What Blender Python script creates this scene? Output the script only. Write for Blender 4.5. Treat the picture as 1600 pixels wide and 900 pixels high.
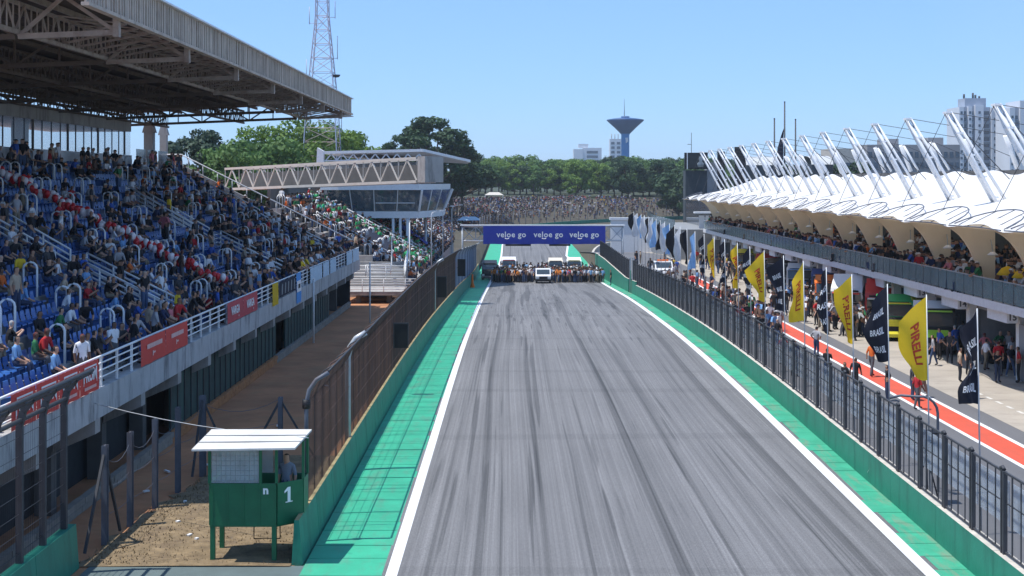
import bpy, bmesh, math, random
import numpy as np
from mathutils import Vector, Matrix

random.seed(7)
rng = np.random.default_rng(7)
for o in list(bpy.data.objects):
    bpy.data.objects.remove(o)
SC = bpy.context.scene
COL = SC.collection
R = math.radians
F = 2100.0          # focal length in pixels of a 1600 px wide picture
EYE = 10.06         # camera height above the track

# ---------------------------------------------------------------- camera
cd = bpy.data.cameras.new('camera')
cam = bpy.data.objects.new('camera', cd)
COL.objects.link(cam)
cam.location = (0, 0, EYE)
cam.rotation_euler = (R(90), 0, 0)
cd.sensor_width = 36
cd.lens = 36 * F / 1600
cd.shift_x = -3 / 1600
cd.shift_y = -(450 - 284) / 1600
cd.clip_start = 0.5
cd.clip_end = 12000
SC.camera = cam

# ---------------------------------------------------------------- sky and sun
W = bpy.data.worlds.new('World')
SC.world = W
W.use_nodes = True
wn = W.node_tree
wn.nodes.clear()
wo = wn.nodes.new('ShaderNodeOutputWorld')
bg = wn.nodes.new('ShaderNodeBackground')
sky = wn.nodes.new('ShaderNodeTexSky')
sky.sky_type = 'NISHITA'
sky.sun_disc = False
SUN_EL, SUN_ROT = 69.8, 257.0
sky.sun_elevation = R(SUN_EL)
sky.sun_rotation = R(SUN_ROT)
sky.altitude = 700
sky.air_density = 1.0
sky.dust_density = 0.4
sky.ozone_density = 4.0
tint = wn.nodes.new('ShaderNodeMix')
tint.data_type = 'RGBA'
tint.blend_type = 'MULTIPLY'
tint.inputs[0].default_value = 1.0
wn.links.new(sky.outputs[0], tint.inputs[6])
tint.inputs[7].default_value = (0.56, 0.72, 1.0, 1)
flat = wn.nodes.new('ShaderNodeMix')
flat.data_type = 'RGBA'
flat.inputs[0].default_value = 0.55
wn.links.new(tint.outputs[2], flat.inputs[6])
flat.inputs[7].default_value = (1.40, 2.45, 4.1, 1)
cnz = wn.nodes.new('ShaderNodeTexNoise')         # faint uneven haze in the sky
cnz.inputs['Scale'].default_value = 2.2
cnz.inputs['Detail'].default_value = 5
ctc = wn.nodes.new('ShaderNodeTexCoord')
wn.links.new(ctc.outputs['Generated'], cnz.inputs['Vector'])
cmr = wn.nodes.new('ShaderNodeMapRange')
cmr.inputs[1].default_value = 0.45; cmr.inputs[2].default_value = 0.75; cmr.inputs[3].default_value = 0.0; cmr.inputs[4].default_value = 0.16
wn.links.new(cnz.outputs[0], cmr.inputs[0])
cmx = wn.nodes.new('ShaderNodeMix'); cmx.data_type = 'RGBA'
wn.links.new(cmr.outputs[0], cmx.inputs[0]); wn.links.new(flat.outputs[2], cmx.inputs[6])
cmx.inputs[7].default_value = (3.0, 3.7, 4.3, 1)
wn.links.new(cmx.outputs[2], bg.inputs[0])
bg.inputs[1].default_value = 0.15
wn.links.new(bg.outputs[0], wo.inputs[0])

sd = bpy.data.lights.new('sun', 'SUN')
sd.energy = 3.6
sd.angle = R(0.5)
sd.color = (1.0, 0.965, 0.91)
sun = bpy.data.objects.new('sun', sd)
COL.objects.link(sun)
az = R(SUN_ROT)
to_sun = Vector((math.sin(az) * math.cos(R(SUN_EL)), math.cos(az) * math.cos(R(SUN_EL)), math.sin(R(SUN_EL))))
sun.rotation_euler = to_sun.to_track_quat('Z', 'Y').to_euler()
sun.location = (-60, 0, 120)

SC.view_settings.view_transform = 'Standard'
SC.view_settings.look = 'None'
SC.view_settings.gamma = 1.0
SC.view_settings.use_curve_mapping = False
SC.view_settings.exposure = 0.6
SC.render.engine = 'CYCLES'
SC.cycles.max_bounces = 5
SC.cycles.diffuse_bounces = 3
SC.cycles.glossy_bounces = 2
SC.cycles.transmission_bounces = 3
SC.cycles.transparent_max_bounces = 8

# ---------------------------------------------------------------- helpers
M = {}

def mat(name, rgb, rough=0.75, metal=0.0, var=0.18, scale=2.0, bump=0.0, bscale=None, obj_color=False,
        rnd=None, alpha=1.0, stretch=None, spec=0.4, attr=None, dirt=None, transl=0.0):
    """procedural material: base colour broken up by two noises, optional relief and weathering"""
    m = bpy.data.materials.new(name)
    m.use_nodes = True
    nt = m.node_tree
    N, L = nt.nodes, nt.links
    b = N['Principled BSDF']
    b.inputs['Roughness'].default_value = rough
    b.inputs['Metallic'].default_value = metal
    b.inputs['Specular IOR Level'].default_value = spec
    geo = N.new('ShaderNodeNewGeometry')
    mp = N.new('ShaderNodeMapping')
    L.new(geo.outputs['Position'], mp.inputs[0])
    if stretch:
        mp.inputs['Scale'].default_value = stretch
    nz = N.new('ShaderNodeTexNoise')
    nz.inputs['Scale'].default_value = scale
    nz.inputs['Detail'].default_value = 5
    nz.inputs['Roughness'].default_value = 0.65
    L.new(mp.outputs[0], nz.inputs['Vector'])
    ramp = N.new('ShaderNodeMapRange')
    ramp.inputs[1].default_value = 0.25
    ramp.inputs[2].default_value = 0.75
    ramp.inputs[3].default_value = 1 - var
    ramp.inputs[4].default_value = 1 + var
    L.new(nz.outputs[0], ramp.inputs[0])
    mul = N.new('ShaderNodeVectorMath')
    mul.operation = 'SCALE'
    L.new(ramp.outputs[0], mul.inputs['Scale'])
    if obj_color:
        oi = N.new('ShaderNodeObjectInfo')
        L.new(oi.outputs['Color'], mul.inputs[0])
    elif attr:
        at = N.new('ShaderNodeAttribute')
        at.attribute_name = attr
        L.new(at.outputs['Color'], mul.inputs[0])
    elif rnd:
        oi = N.new('ShaderNodeObjectInfo')
        cr = N.new('ShaderNodeValToRGB')
        cr.color_ramp.interpolation = 'CONSTANT'
        els = cr.color_ramp.elements
        for i, c in enumerate(rnd):
            e = els[i] if i < 2 else els.new(i / len(rnd))
            e.position = i / len(rnd)
            e.color = (*c, 1)
        L.new(oi.outputs['Random'], cr.inputs[0])
        L.new(cr.outputs[0], mul.inputs[0])
    else:
        mul.inputs[0].default_value = rgb
    out = mul.outputs[0]
    if dirt:
        # streaks of grime with a shape of their own: (colour, amount, mapping scale)
        dc, amount, dsc = dirt
        mp2 = N.new('ShaderNodeMapping')
        mp2.inputs['Scale'].default_value = dsc
        L.new(geo.outputs['Position'], mp2.inputs[0])
        n2 = N.new('ShaderNodeTexNoise')
        n2.inputs['Scale'].default_value = 1.0
        n2.inputs['Detail'].default_value = 6
        n2.inputs['Roughness'].default_value = 0.7
        L.new(mp2.outputs[0], n2.inputs['Vector'])
        r2 = N.new('ShaderNodeMapRange')
        r2.inputs[1].default_value = 0.5
        r2.inputs[2].default_value = 0.72
        r2.inputs[3].default_value = 0
        r2.inputs[4].default_value = amount
        L.new(n2.outputs[0], r2.inputs[0])
        mx = N.new('ShaderNodeMix')
        mx.data_type = 'RGBA'
        L.new(r2.outputs[0], mx.inputs[0])
        L.new(out, mx.inputs[6])
        mx.inputs[7].default_value = (*dc, 1)
        out = mx.outputs[2]
    L.new(out, b.inputs['Base Color'])
    if bump:
        n3 = N.new('ShaderNodeTexNoise')
        n3.inputs['Scale'].default_value = bscale or scale * 6
        n3.inputs['Detail'].default_value = 4
        L.new(mp.outputs[0], n3.inputs['Vector'])
        bp = N.new('ShaderNodeBump')
        bp.inputs['Strength'].default_value = bump
        bp.inputs['Distance'].default_value = 0.05
        L.new(n3.outputs[0], bp.inputs['Height'])
        L.new(bp.outputs[0], b.inputs['Normal'])
    if alpha < 1:
        b.inputs['Alpha'].default_value = alpha
    if transl > 0:
        tr = N.new('ShaderNodeBsdfTranslucent')
        L.new(out, tr.inputs[0])
        ms = N.new('ShaderNodeMixShader')
        ms.inputs[0].default_value = transl
        L.new(b.outputs[0], ms.inputs[1])
        L.new(tr.outputs[0], ms.inputs[2])
        L.new(ms.outputs[0], N['Material Output'].inputs[0])
    M[name] = m
    return m


class MB:
    """collects faces of ONE object"""
    def __init__(s):
        s.v = []; s.f = []; s.m = []; s.sm = []

    def add(s, vs, fs, mi=0, smooth=False):
        o = len(s.v)
        s.v.extend(vs)
        for f in fs:
            s.f.append([i + o for i in f]); s.m.append(mi); s.sm.append(smooth)
        return s

    def box(s, x0, x1, y0, y1, z0, z1, mi=0):
        if x0 > x1: x0, x1 = x1, x0
        if y0 > y1: y0, y1 = y1, y0
        if z0 > z1: z0, z1 = z1, z0
        return s.add([(x0, y0, z0), (x1, y0, z0), (x1, y1, z0), (x0, y1, z0), (x0, y0, z1), (x1, y0, z1), (x1, y1, z1), (x0, y1, z1)],
              [(0, 3, 2, 1), (4, 5, 6, 7), (0, 1, 5, 4), (1, 2, 6, 5), (2, 3, 7, 6), (3, 0, 4, 7)], mi)

    def bar(s, p, q, w, h=None, mi=0, up=(0, 0, 1)):
        """rectangular bar from p to q"""
        h = h or w
        p = Vector(p); q = Vector(q)
        d = (q - p).normalized()
        u = Vector(up)
        if abs(d.dot(u)) > 0.98: u = Vector((1, 0, 0))
        a = d.cross(u).normalized() * (w / 2)
        b = a.cross(d).normalized() * (h / 2)
        vs = []
        for c in (p, q):
            vs += [tuple(c + a + b), tuple(c - a + b), tuple(c - a - b), tuple(c + a - b)]
        return s.add(vs, [(0, 1, 2, 3), (7, 6, 5, 4), (0, 4, 5, 1), (1, 5, 6, 2), (2, 6, 7, 3), (3, 7, 4, 0)], mi)

    def tube(s, pts, r, n=5, mi=0, cap=True, smooth=True):
        pts = [Vector(p) for p in pts]
        k = len(pts)
        rs = r if isinstance(r, (list, tuple)) else [r] * k
        vs = []
        ref = None
        for i in range(k):
            d = (pts[min(i + 1, k - 1)] - pts[max(i - 1, 0)]).normalized()
            if ref is None or abs(ref.dot(d)) > 0.95:
                ref = Vector((0, 0, 1)) if abs(d.z) < 0.9 else Vector((1, 0, 0))
            a = d.cross(ref).normalized()
            b = a.cross(d).normalized()
            for j in range(n):
                t = 2 * math.pi * j / n
                vs.append(tuple(pts[i] + a * (rs[i] * math.cos(t)) + b * (rs[i] * math.sin(t))))
        fs = []
        for i in range(k - 1):
            for j in range(n):
                j2 = (j + 1) % n
                fs.append((i * n + j, i * n + j2, (i + 1) * n + j2, (i + 1) * n + j))
        s.add(vs, fs, mi, smooth)
        if cap:
            o = len(s.v) - len(vs)
            s.f.append([o + j for j in range(n)][::-1]); s.m.append(mi); s.sm.append(False)
            s.f.append([o + (k - 1) * n + j for j in range(n)]); s.m.append(mi); s.sm.append(False)
        return s

    def prism(s, poly, axis, a, b, mi=0):
        """polygon (list of 2-tuples) extruded along axis 'x','y','z' from a to b"""
        n = len(poly)
        def P(u, w, t):
            return (t, u, w) if axis == 'x' else ((u, t, w) if axis == 'y' else (u, w, t))
        vs = [P(u, w, a) for u, w in poly] + [P(u, w, b) for u, w in poly]
        fs = [list(range(n)), list(range(2 * n - 1, n - 1, -1))]
        for i in range(n):
            j = (i + 1) % n
            fs.append((i, i + n, j + n, j))
        return s.add(vs, fs, mi)

    def grid(s, rows, mi=0, smooth=True):
        nr, nc = len(rows), len(rows[0])
        vs = [tuple(p) for r in rows for p in r]
        fs = [(i * nc + j, i * nc + j + 1, (i + 1) * nc + j + 1, (i + 1) * nc + j) for i in range(nr - 1) for j in range(nc - 1)]
        return s.add(vs, fs, mi, smooth)

    def lathe(s, prof, cx, cy, n=16, mi=0, smooth=True):
        rows = []
        for r, z in prof:
            rows.append([(cx + r * math.cos(2 * math.pi * j / n), cy + r * math.sin(2 * math.pi * j / n), z) for j in range(n + 1)])
        return s.grid(rows, mi, smooth)

    def mesh(s, name, mats, off=None, fix=True):
        me = bpy.data.meshes.new(name)
        vs = s.v
        if off is not None and off.length > 0:
            vs = [(a[0] - off.x, a[1] - off.y, a[2] - off.z) for a in vs]
        me.from_pydata(vs, [], s.f)
        for m in (mats if isinstance(mats, (list, tuple)) else [mats]):
            me.materials.append(M[m])
        me.polygons.foreach_set('material_index', s.m)
        me.polygons.foreach_set('use_smooth', s.sm)
        if fix:
            bm = bmesh.new(); bm.from_mesh(me)
            bmesh.ops.recalc_face_normals(bm, faces=bm.faces)
            bm.to_mesh(me); bm.free()
        me.update()
        return me

    def build(s, name, mats, parent=None, fix=True):
        off = BASE.get(parent.name, Vector((0, 0, 0))) if parent else Vector((0, 0, 0))
        o = bpy.data.objects.new(name, s.mesh(name, mats, off, fix))
        COL.objects.link(o)
        if parent:
            o.parent = parent
            BASE[o.name] = off
        return o

BASE = {}

def thing(name, label, cat, loc=(0, 0, 0), group=None):
    o = bpy.data.objects.new(name, None)
    o.empty_display_size = 0.3
    COL.objects.link(o)
    o.location = loc
    BASE[o.name] = Vector(loc)
    return tag(o, label, cat, group)

def tag(o, label=None, cat=None, group=None, kind=None):
    if label: o['label'] = label
    if cat: o['category'] = cat
    if group: o['group'] = group
    if kind: o['kind'] = kind
    return o

def struct(mb, name, mats, parent=None, label=None):
    o = mb.build(name, mats, parent)
    if not parent: o['kind'] = 'structure'
    if label: o['label'] = label
    return o

def inst(name, me, parent=None, loc=(0, 0, 0), rotz=0.0, scale=None, color=None, rot=None):
    o = bpy.data.objects.new(name, me)
    COL.objects.link(o)
    if parent:
        o.parent = parent
        b = BASE.get(parent.name, Vector((0, 0, 0)))
        loc = Vector(loc) - b
    o.location = loc
    o.rotation_euler = rot if rot else (0, 0, rotz)
    if scale: o.scale = scale if isinstance(scale, (tuple, list)) else (scale,) * 3
    if color: o.color = (*color, 1)
    return o

def copy_tree(root, loc, rotz=0.0, label=None, group=None, colors=None, scale=None):
    r = root.copy(); COL.objects.link(r)
    r.location = loc; r.rotation_euler = (0, 0, rotz)
    if scale: r.scale = (scale,) * 3
    if label: r['label'] = label
    if group: r['group'] = group
    for ch in list(root.children):
        c = ch.copy(); COL.objects.link(c); c.parent = r
        if colors and ch.name.split('.')[0] in colors: c.color = (*colors[ch.name.split('.')[0]], 1)
        for g in list(ch.children):
            d = g.copy(); COL.objects.link(d); d.parent = c
            if colors and g.name.split('.')[0] in colors: d.color = (*colors[g.name.split('.')[0]], 1)
    return r

def text_mesh(body, size, matname, bold=0.0, align='CENTER', extrude=0.004, spacing=1.0):
    cu = bpy.data.curves.new('lettering', 'FONT')
    cu.body = body; cu.size = size; cu.align_x = align; cu.align_y = 'CENTER'
    cu.extrude = extrude; cu.offset = bold; cu.resolution_u = 2; cu.space_character = spacing
    t = bpy.data.objects.new('lettering', cu)
    COL.objects.link(t)
    dg = bpy.context.evaluated_depsgraph_get()
    me = bpy.data.meshes.new_from_object(t.evaluated_get(dg))
    bpy.data.objects.remove(t)
    me.materials.clear(); me.materials.append(M[matname])
    return me

def place_text(name, me, parent, origin, xdir, ydir):
    """lettering mesh (in its xy plane) placed at origin with given x and y directions"""
    o = bpy.data.objects.new(name, me); COL.objects.link(o)
    x = Vector(xdir).normalized(); y = Vector(ydir).normalized(); z = x.cross(y)
    b = BASE.get(parent.name, Vector((0, 0, 0))) if parent else Vector((0, 0, 0))
    mw = Matrix.Translation(Vector(origin) - b) @ Matrix((x, y, z)).transposed().to_4x4()
    if parent: o.parent = parent
    o.matrix_local = mw
    return o

ORD = 'first second third fourth fifth sixth seventh eighth ninth tenth eleventh twelfth thirteenth fourteenth fifteenth sixteenth seventeenth eighteenth nineteenth twentieth'.split()
TENS = {2: 'twenty', 3: 'thirty', 4: 'forty', 5: 'fifty', 6: 'sixty'}
def ordinal(i):
    """0 -> first"""
    if i < 20: return ORD[i]
    n = i + 1
    if n % 10 == 0: return TENS[n // 10][:-1] + 'ieth'
    return TENS[n // 10] + '-' + ORD[n % 10 - 1]

def lerp(tab, x):
    return float(np.interp(x, [a for a, b in tab], [b for a, b in tab]))

# ---------------------------------------------------------------- materials
mat('dirt', (0.40, 0.18, 0.085), 0.95, var=0.35, scale=0.35, bump=0.5, bscale=3, dirt=((0.34, 0.20, 0.10), 0.7, (0.5, 0.5, 0.5)))
mat('dry_grass', (0.20, 0.145, 0.082), 0.95, var=0.5, scale=2.2, bump=0.6, bscale=14, dirt=((0.12, 0.085, 0.055), 0.85, (1.3, 1.3, 1.3)))
mat('hill_grass', (0.07, 0.062, 0.042), 0.95, var=0.35, scale=0.15, bump=0.3, bscale=2, dirt=((0.12, 0.09, 0.065), 0.7, (0.1, 0.1, 0.1)))
mat('far_ground', (0.045, 0.055, 0.028), 0.95, var=0.3, scale=0.02)  # shade beneath the far trees is put into this dark ground colour
mat('green_paint', (0.036, 0.36, 0.212), 0.7, var=0.16, scale=0.9, dirt=((0.10, 0.23, 0.165), 0.75, (1.6, 0.6, 1)), bump=0.15)
mat('green_joint', (0.012, 0.10, 0.07), 0.9, var=0.3, scale=3)
mat('green_paint_worn', (0.040, 0.315, 0.19), 0.75, var=0.2, scale=1.2, dirt=((0.22, 0.22, 0.16), 0.85, (2.0, 0.35, 1)), bump=0.2)
mat('wall_green', (0.02, 0.215, 0.145), 0.55, var=0.14, scale=1.5, dirt=((0.01, 0.085, 0.062), 0.75, (1.5, 1.5, 0.25)), bump=0.12)
mat('wall_cap', (0.50, 0.46, 0.40), 0.9, var=0.25, scale=3)
mat('wall_cap_worn', (0.30, 0.24, 0.12), 0.9, var=0.45, scale=2)
mat('white_line', (0.72, 0.72, 0.72), 0.6, var=0.08, scale=1.5, dirt=((0.42, 0.42, 0.43), 0.45, (2.5, 0.3, 1)))
mat('red_paint', (0.56, 0.085, 0.045), 0.7, var=0.1, scale=0.8, dirt=((0.36, 0.09, 0.06), 0.5, (1.2, 0.25, 1)))
mat('pit_asphalt', (0.13, 0.13, 0.137), 0.85, var=0.12, scale=0.7, stretch=(1, 0.15, 1), bump=0.2, bscale=40)
mat('pit_concrete', (0.37, 0.33, 0.28), 0.85, var=0.16, scale=0.25, dirt=((0.19, 0.17, 0.15), 0.55, (0.35, 0.9, 1)), bump=0.15)
mat('service_asphalt', (0.10, 0.135, 0.135), 0.8, var=0.2, scale=0.8, bump=0.2, bscale=30)
mat('concrete', (0.36, 0.34, 0.32), 0.9, var=0.15, scale=0.8, dirt=((0.11, 0.105, 0.10), 0.8, (1.3, 1.3, 0.28)), bump=0.3)
mat('beam_concrete', (0.43, 0.43, 0.43), 0.9, var=0.12, scale=1.0, dirt=((0.10, 0.10, 0.105), 0.9, (2.2, 2.2, 0.45)), bump=0.3)
mat('step_concrete', (0.34, 0.33, 0.32), 0.9, var=0.2, scale=1.3, dirt=((0.16, 0.15, 0.15), 0.6, (1, 1, 1)))
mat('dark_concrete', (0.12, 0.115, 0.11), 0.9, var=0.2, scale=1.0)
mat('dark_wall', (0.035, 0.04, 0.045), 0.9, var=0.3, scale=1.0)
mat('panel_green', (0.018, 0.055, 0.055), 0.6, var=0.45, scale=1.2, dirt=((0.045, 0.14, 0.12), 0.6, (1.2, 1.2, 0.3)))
mat('brick', (0.44, 0.19, 0.075), 0.9, var=0.3, scale=3, bump=0.4, dirt=((0.25, 0.14, 0.08), 0.6, (1.5, 1.5, 1.5)))
mat('block', (0.26, 0.23, 0.20), 0.9, var=0.25, scale=2, bump=0.4)
mat('white_metal', (0.70, 0.71, 0.72), 0.5, var=0.10, scale=4)
mat('bridge_steel', (0.56, 0.52, 0.46), 0.6, var=0.15, scale=2, dirt=((0.36, 0.30, 0.24), 0.6, (1, 1, 1)))
mat('white_rail', (0.78, 0.78, 0.78), 0.45, var=0.08, scale=4)
mat('white_membrane', (0.86, 0.86, 0.86), 0.65, var=0.03, scale=0.6, transl=0.35, dirt=((0.68, 0.68, 0.68), 0.35, (0.5, 0.5, 0.5)))
mat('under_membrane', (0.90, 0.81, 0.66), 0.8, var=0.07, scale=0.7, transl=0.5)
mat('seat_blue', (0.034, 0.125, 0.38), 0.42, var=0.14, scale=3)
mat('dark_post', (0.045, 0.048, 0.056), 0.6, var=0.25, scale=3)
mat('steel_post', (0.10, 0.115, 0.145), 0.55, var=0.25, scale=3, dirt=((0.16, 0.09, 0.05), 0.5, (2, 2, 0.5)))
mat('galvanised', (0.42, 0.45, 0.48), 0.45, metal=0.3, var=0.15, scale=4)
mat('rust_wire', (0.090, 0.058, 0.050), 0.85, var=0.65, scale=1.0, stretch=(1.6, 1.6, 0.12), dirt=((0.20, 0.105, 0.065), 0.7, (1.2, 1.2, 0.2)))
mat('blue_wire', (0.20, 0.26, 0.34), 0.7, var=0.2, scale=2)
mat('blue_cloth', (0.12, 0.19, 0.30), 0.8, var=0.2, scale=1.2, alpha=0.9, dirt=((0.22, 0.30, 0.40), 0.5, (1, 1, 0.2)))
mat('mesh_screen', (0.060, 0.038, 0.032), 0.9, var=0.35, scale=1.5, alpha=0.72, dirt=((0.12, 0.065, 0.04), 0.8, (2.2, 2.2, 0.35)))
mat('dark_mesh', (0.03, 0.035, 0.045), 0.8, var=0.3, scale=2, alpha=0.35)
mat('black', (0.010, 0.010, 0.012), 0.55, var=0.2, scale=3)
mat('rubber', (0.018, 0.018, 0.019), 0.85, var=0.2, scale=5)
mat('rim', (0.35, 0.35, 0.36), 0.4, metal=0.6, var=0.1)
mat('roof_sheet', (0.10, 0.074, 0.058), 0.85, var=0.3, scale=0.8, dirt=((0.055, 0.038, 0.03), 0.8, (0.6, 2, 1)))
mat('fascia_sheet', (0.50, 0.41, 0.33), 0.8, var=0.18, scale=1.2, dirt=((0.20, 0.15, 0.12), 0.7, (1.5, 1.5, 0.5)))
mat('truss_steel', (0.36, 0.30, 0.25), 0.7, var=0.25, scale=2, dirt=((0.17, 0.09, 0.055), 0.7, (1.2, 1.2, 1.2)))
mat('truss_dark', (0.12, 0.09, 0.068), 0.8, var=0.25, scale=2, dirt=((0.09, 0.05, 0.035), 0.7, (1.2, 1.2, 1.2)))  # darker copy of the truss steel, shade under the roof put into its colour
mat('glass', (0.10, 0.14, 0.17), 0.06, var=0.1, scale=1, spec=0.9, alpha=0.72)
mat('glass_dark', (0.035, 0.05, 0.06), 0.06, var=0.2, scale=1, spec=0.9)
mat('window_pale', (0.36, 0.52, 0.72), 0.15, var=0.12, scale=0.6, spec=0.8, alpha=0.22)
mat('balustrade_glass', (0.17, 0.255, 0.275), 0.15, var=0.2, scale=0.8, spec=0.7, alpha=0.72)
mat('booth_green', (0.012, 0.135, 0.060), 0.5, var=0.12, scale=3, dirt=((0.01, 0.08, 0.04), 0.5, (1, 1, 1)))
mat('booth_roof', (0.58, 0.57, 0.54), 0.7, var=0.12, scale=2, dirt=((0.42, 0.41, 0.38), 0.6, (1.5, 1.5, 1.5)))
mat('banner_red', (0.62, 0.055, 0.040), 0.65, var=0.10, scale=1.2)
mat('banner_dark_red', (0.46, 0.05, 0.065), 0.65, var=0.10, scale=1.2)
mat('print_white', (0.80, 0.78, 0.78), 0.6, var=0.04, scale=2)
mat('print_pink', (0.78, 0.50, 0.46), 0.6, var=0.08, scale=12)
mat('print_blue', (0.05, 0.28, 0.66), 0.6, var=0.08, scale=2)
mat('banner_blue', (0.022, 0.042, 0.34), 0.6, var=0.10, scale=0.6)
mat('cloth', (0.5, 0.5, 0.5), 0.85, var=0.10, scale=3, obj_color=True, transl=0.18)
mat('flag_yellow', (0.93, 0.62, 0.03), 0.8, var=0.08, scale=2, transl=0.4)
mat('flag_black', (0.010, 0.012, 0.024), 0.75, var=0.2, scale=2)
mat('print_red', (0.50, 0.045, 0.02), 0.8, var=0.08, scale=2)
mat('number_white', (0.85, 0.85, 0.85), 0.6, var=0.03)
mat('number_dark', (0.06, 0.065, 0.08), 0.6, var=0.03)
mat('shirt', (0.5, 0.5, 0.5), 0.9, var=0.12, scale=9, obj_color=True)
mat('trousers', (0, 0, 0), 0.9, var=0.12, scale=9, rnd=[(0.02, 0.022, 0.03), (0.035, 0.06, 0.13), (0.016, 0.016, 0.018), (0.07, 0.11, 0.2), (0.22, 0.18, 0.13), (0.10, 0.10, 0.11), (0.03, 0.045, 0.09)])
mat('skin', (0, 0, 0), 0.6, var=0.06, scale=9, rnd=[(0.48, 0.27, 0.18), (0.36, 0.19, 0.12), (0.22, 0.115, 0.07), (0.52, 0.31, 0.22), (0.13, 0.065, 0.04), (0.40, 0.22, 0.14)])
mat('hair', (0, 0, 0), 0.8, var=0.15, scale=12, rnd=[(0.012, 0.010, 0.010), (0.03, 0.018, 0.012), (0.015, 0.013, 0.013), (0.06, 0.035, 0.018), (0.35, 0.35, 0.34), (0.012, 0.012, 0.016), (0.10, 0.02, 0.02), (0.02, 0.016, 0.014)])
mat('crowd', (0.5, 0.5, 0.5), 0.9, var=0.10, scale=6, attr='col')
mat('balloon_red', (0.58, 0.020, 0.025), 0.3, var=0.05)
mat('balloon_white', (0.80, 0.72, 0.72), 0.3, var=0.04)
mat('paint', (0.5, 0.5, 0.5), 0.35, var=0.04, scale=2, obj_color=True, spec=0.6)
mat('head_lamp', (0.75, 0.75, 0.72), 0.15, var=0.02, spec=0.9)
mat('leaf_bright', (0.135, 0.225, 0.038), 0.7, var=0.35, scale=0.35, transl=0.3)
mat('leaf_mid', (0.085, 0.165, 0.038), 0.7, var=0.4, scale=0.2, transl=0.25)
mat('leaf_dark', (0.030, 0.068, 0.024), 0.7, var=0.4, scale=0.2, transl=0.2)
mat('leaf_blue', (0.040, 0.072, 0.042), 0.7, var=0.35, scale=0.3, transl=0.2)
mat('bark', (0.10, 0.075, 0.055), 0.95, var=0.3, scale=2)
mat('mast_red', (0.50, 0.38, 0.38), 0.6, var=0.2, scale=0.4)
mat('mast_white', (0.45, 0.48, 0.58), 0.6, var=0.1, scale=0.4)
mat('tank_blue', (0.008, 0.065, 0.20), 0.5, var=0.1, scale=0.05)
mat('tank_shaft', (0.015, 0.22, 0.55), 0.5, var=0.08, scale=0.05)
mat('pale_building', (0.62, 0.64, 0.68), 0.8, var=0.08, scale=0.05)
mat('grey_building', (0.30, 0.29, 0.29), 0.85, var=0.12, scale=0.05)
mat('apartment_blue', (0.34, 0.38, 0.45), 0.8, var=0.08, scale=0.05)
mat('far_window', (0.05, 0.075, 0.11), 0.2, var=0.2, scale=0.2, spec=0.8)
mat('silver_roof', (0.55, 0.55, 0.53), 0.5, metal=0.2, var=0.1, scale=0.3)
mat('screen_dark', (0.02, 0.024, 0.028), 0.2, var=0.4, scale=0.8)
mat('screen_pale', (0.30, 0.33, 0.34), 0.3, var=0.5, scale=1.1)
mat('grey_sheet', (0.24, 0.25, 0.26), 0.7, var=0.12, scale=0.6, dirt=((0.13, 0.14, 0.15), 0.5, (1, 1, 0.2)))
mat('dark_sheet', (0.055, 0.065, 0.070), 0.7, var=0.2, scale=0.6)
mat('orange', (0.75, 0.16, 0.02), 0.6, var=0.05)
mat('navy_cover', (0.012, 0.016, 0.035), 0.85, var=0.25, scale=1.5)
mat('litter', (0.7, 0.7, 0.7), 0.8, var=0.1)
mat('lamp_shade', (0.75, 0.75, 0.75), 0.5, var=0.03)
mat('tarmac_mark', (0.58, 0.56, 0.52), 0.8, var=0.2, scale=3)

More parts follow.
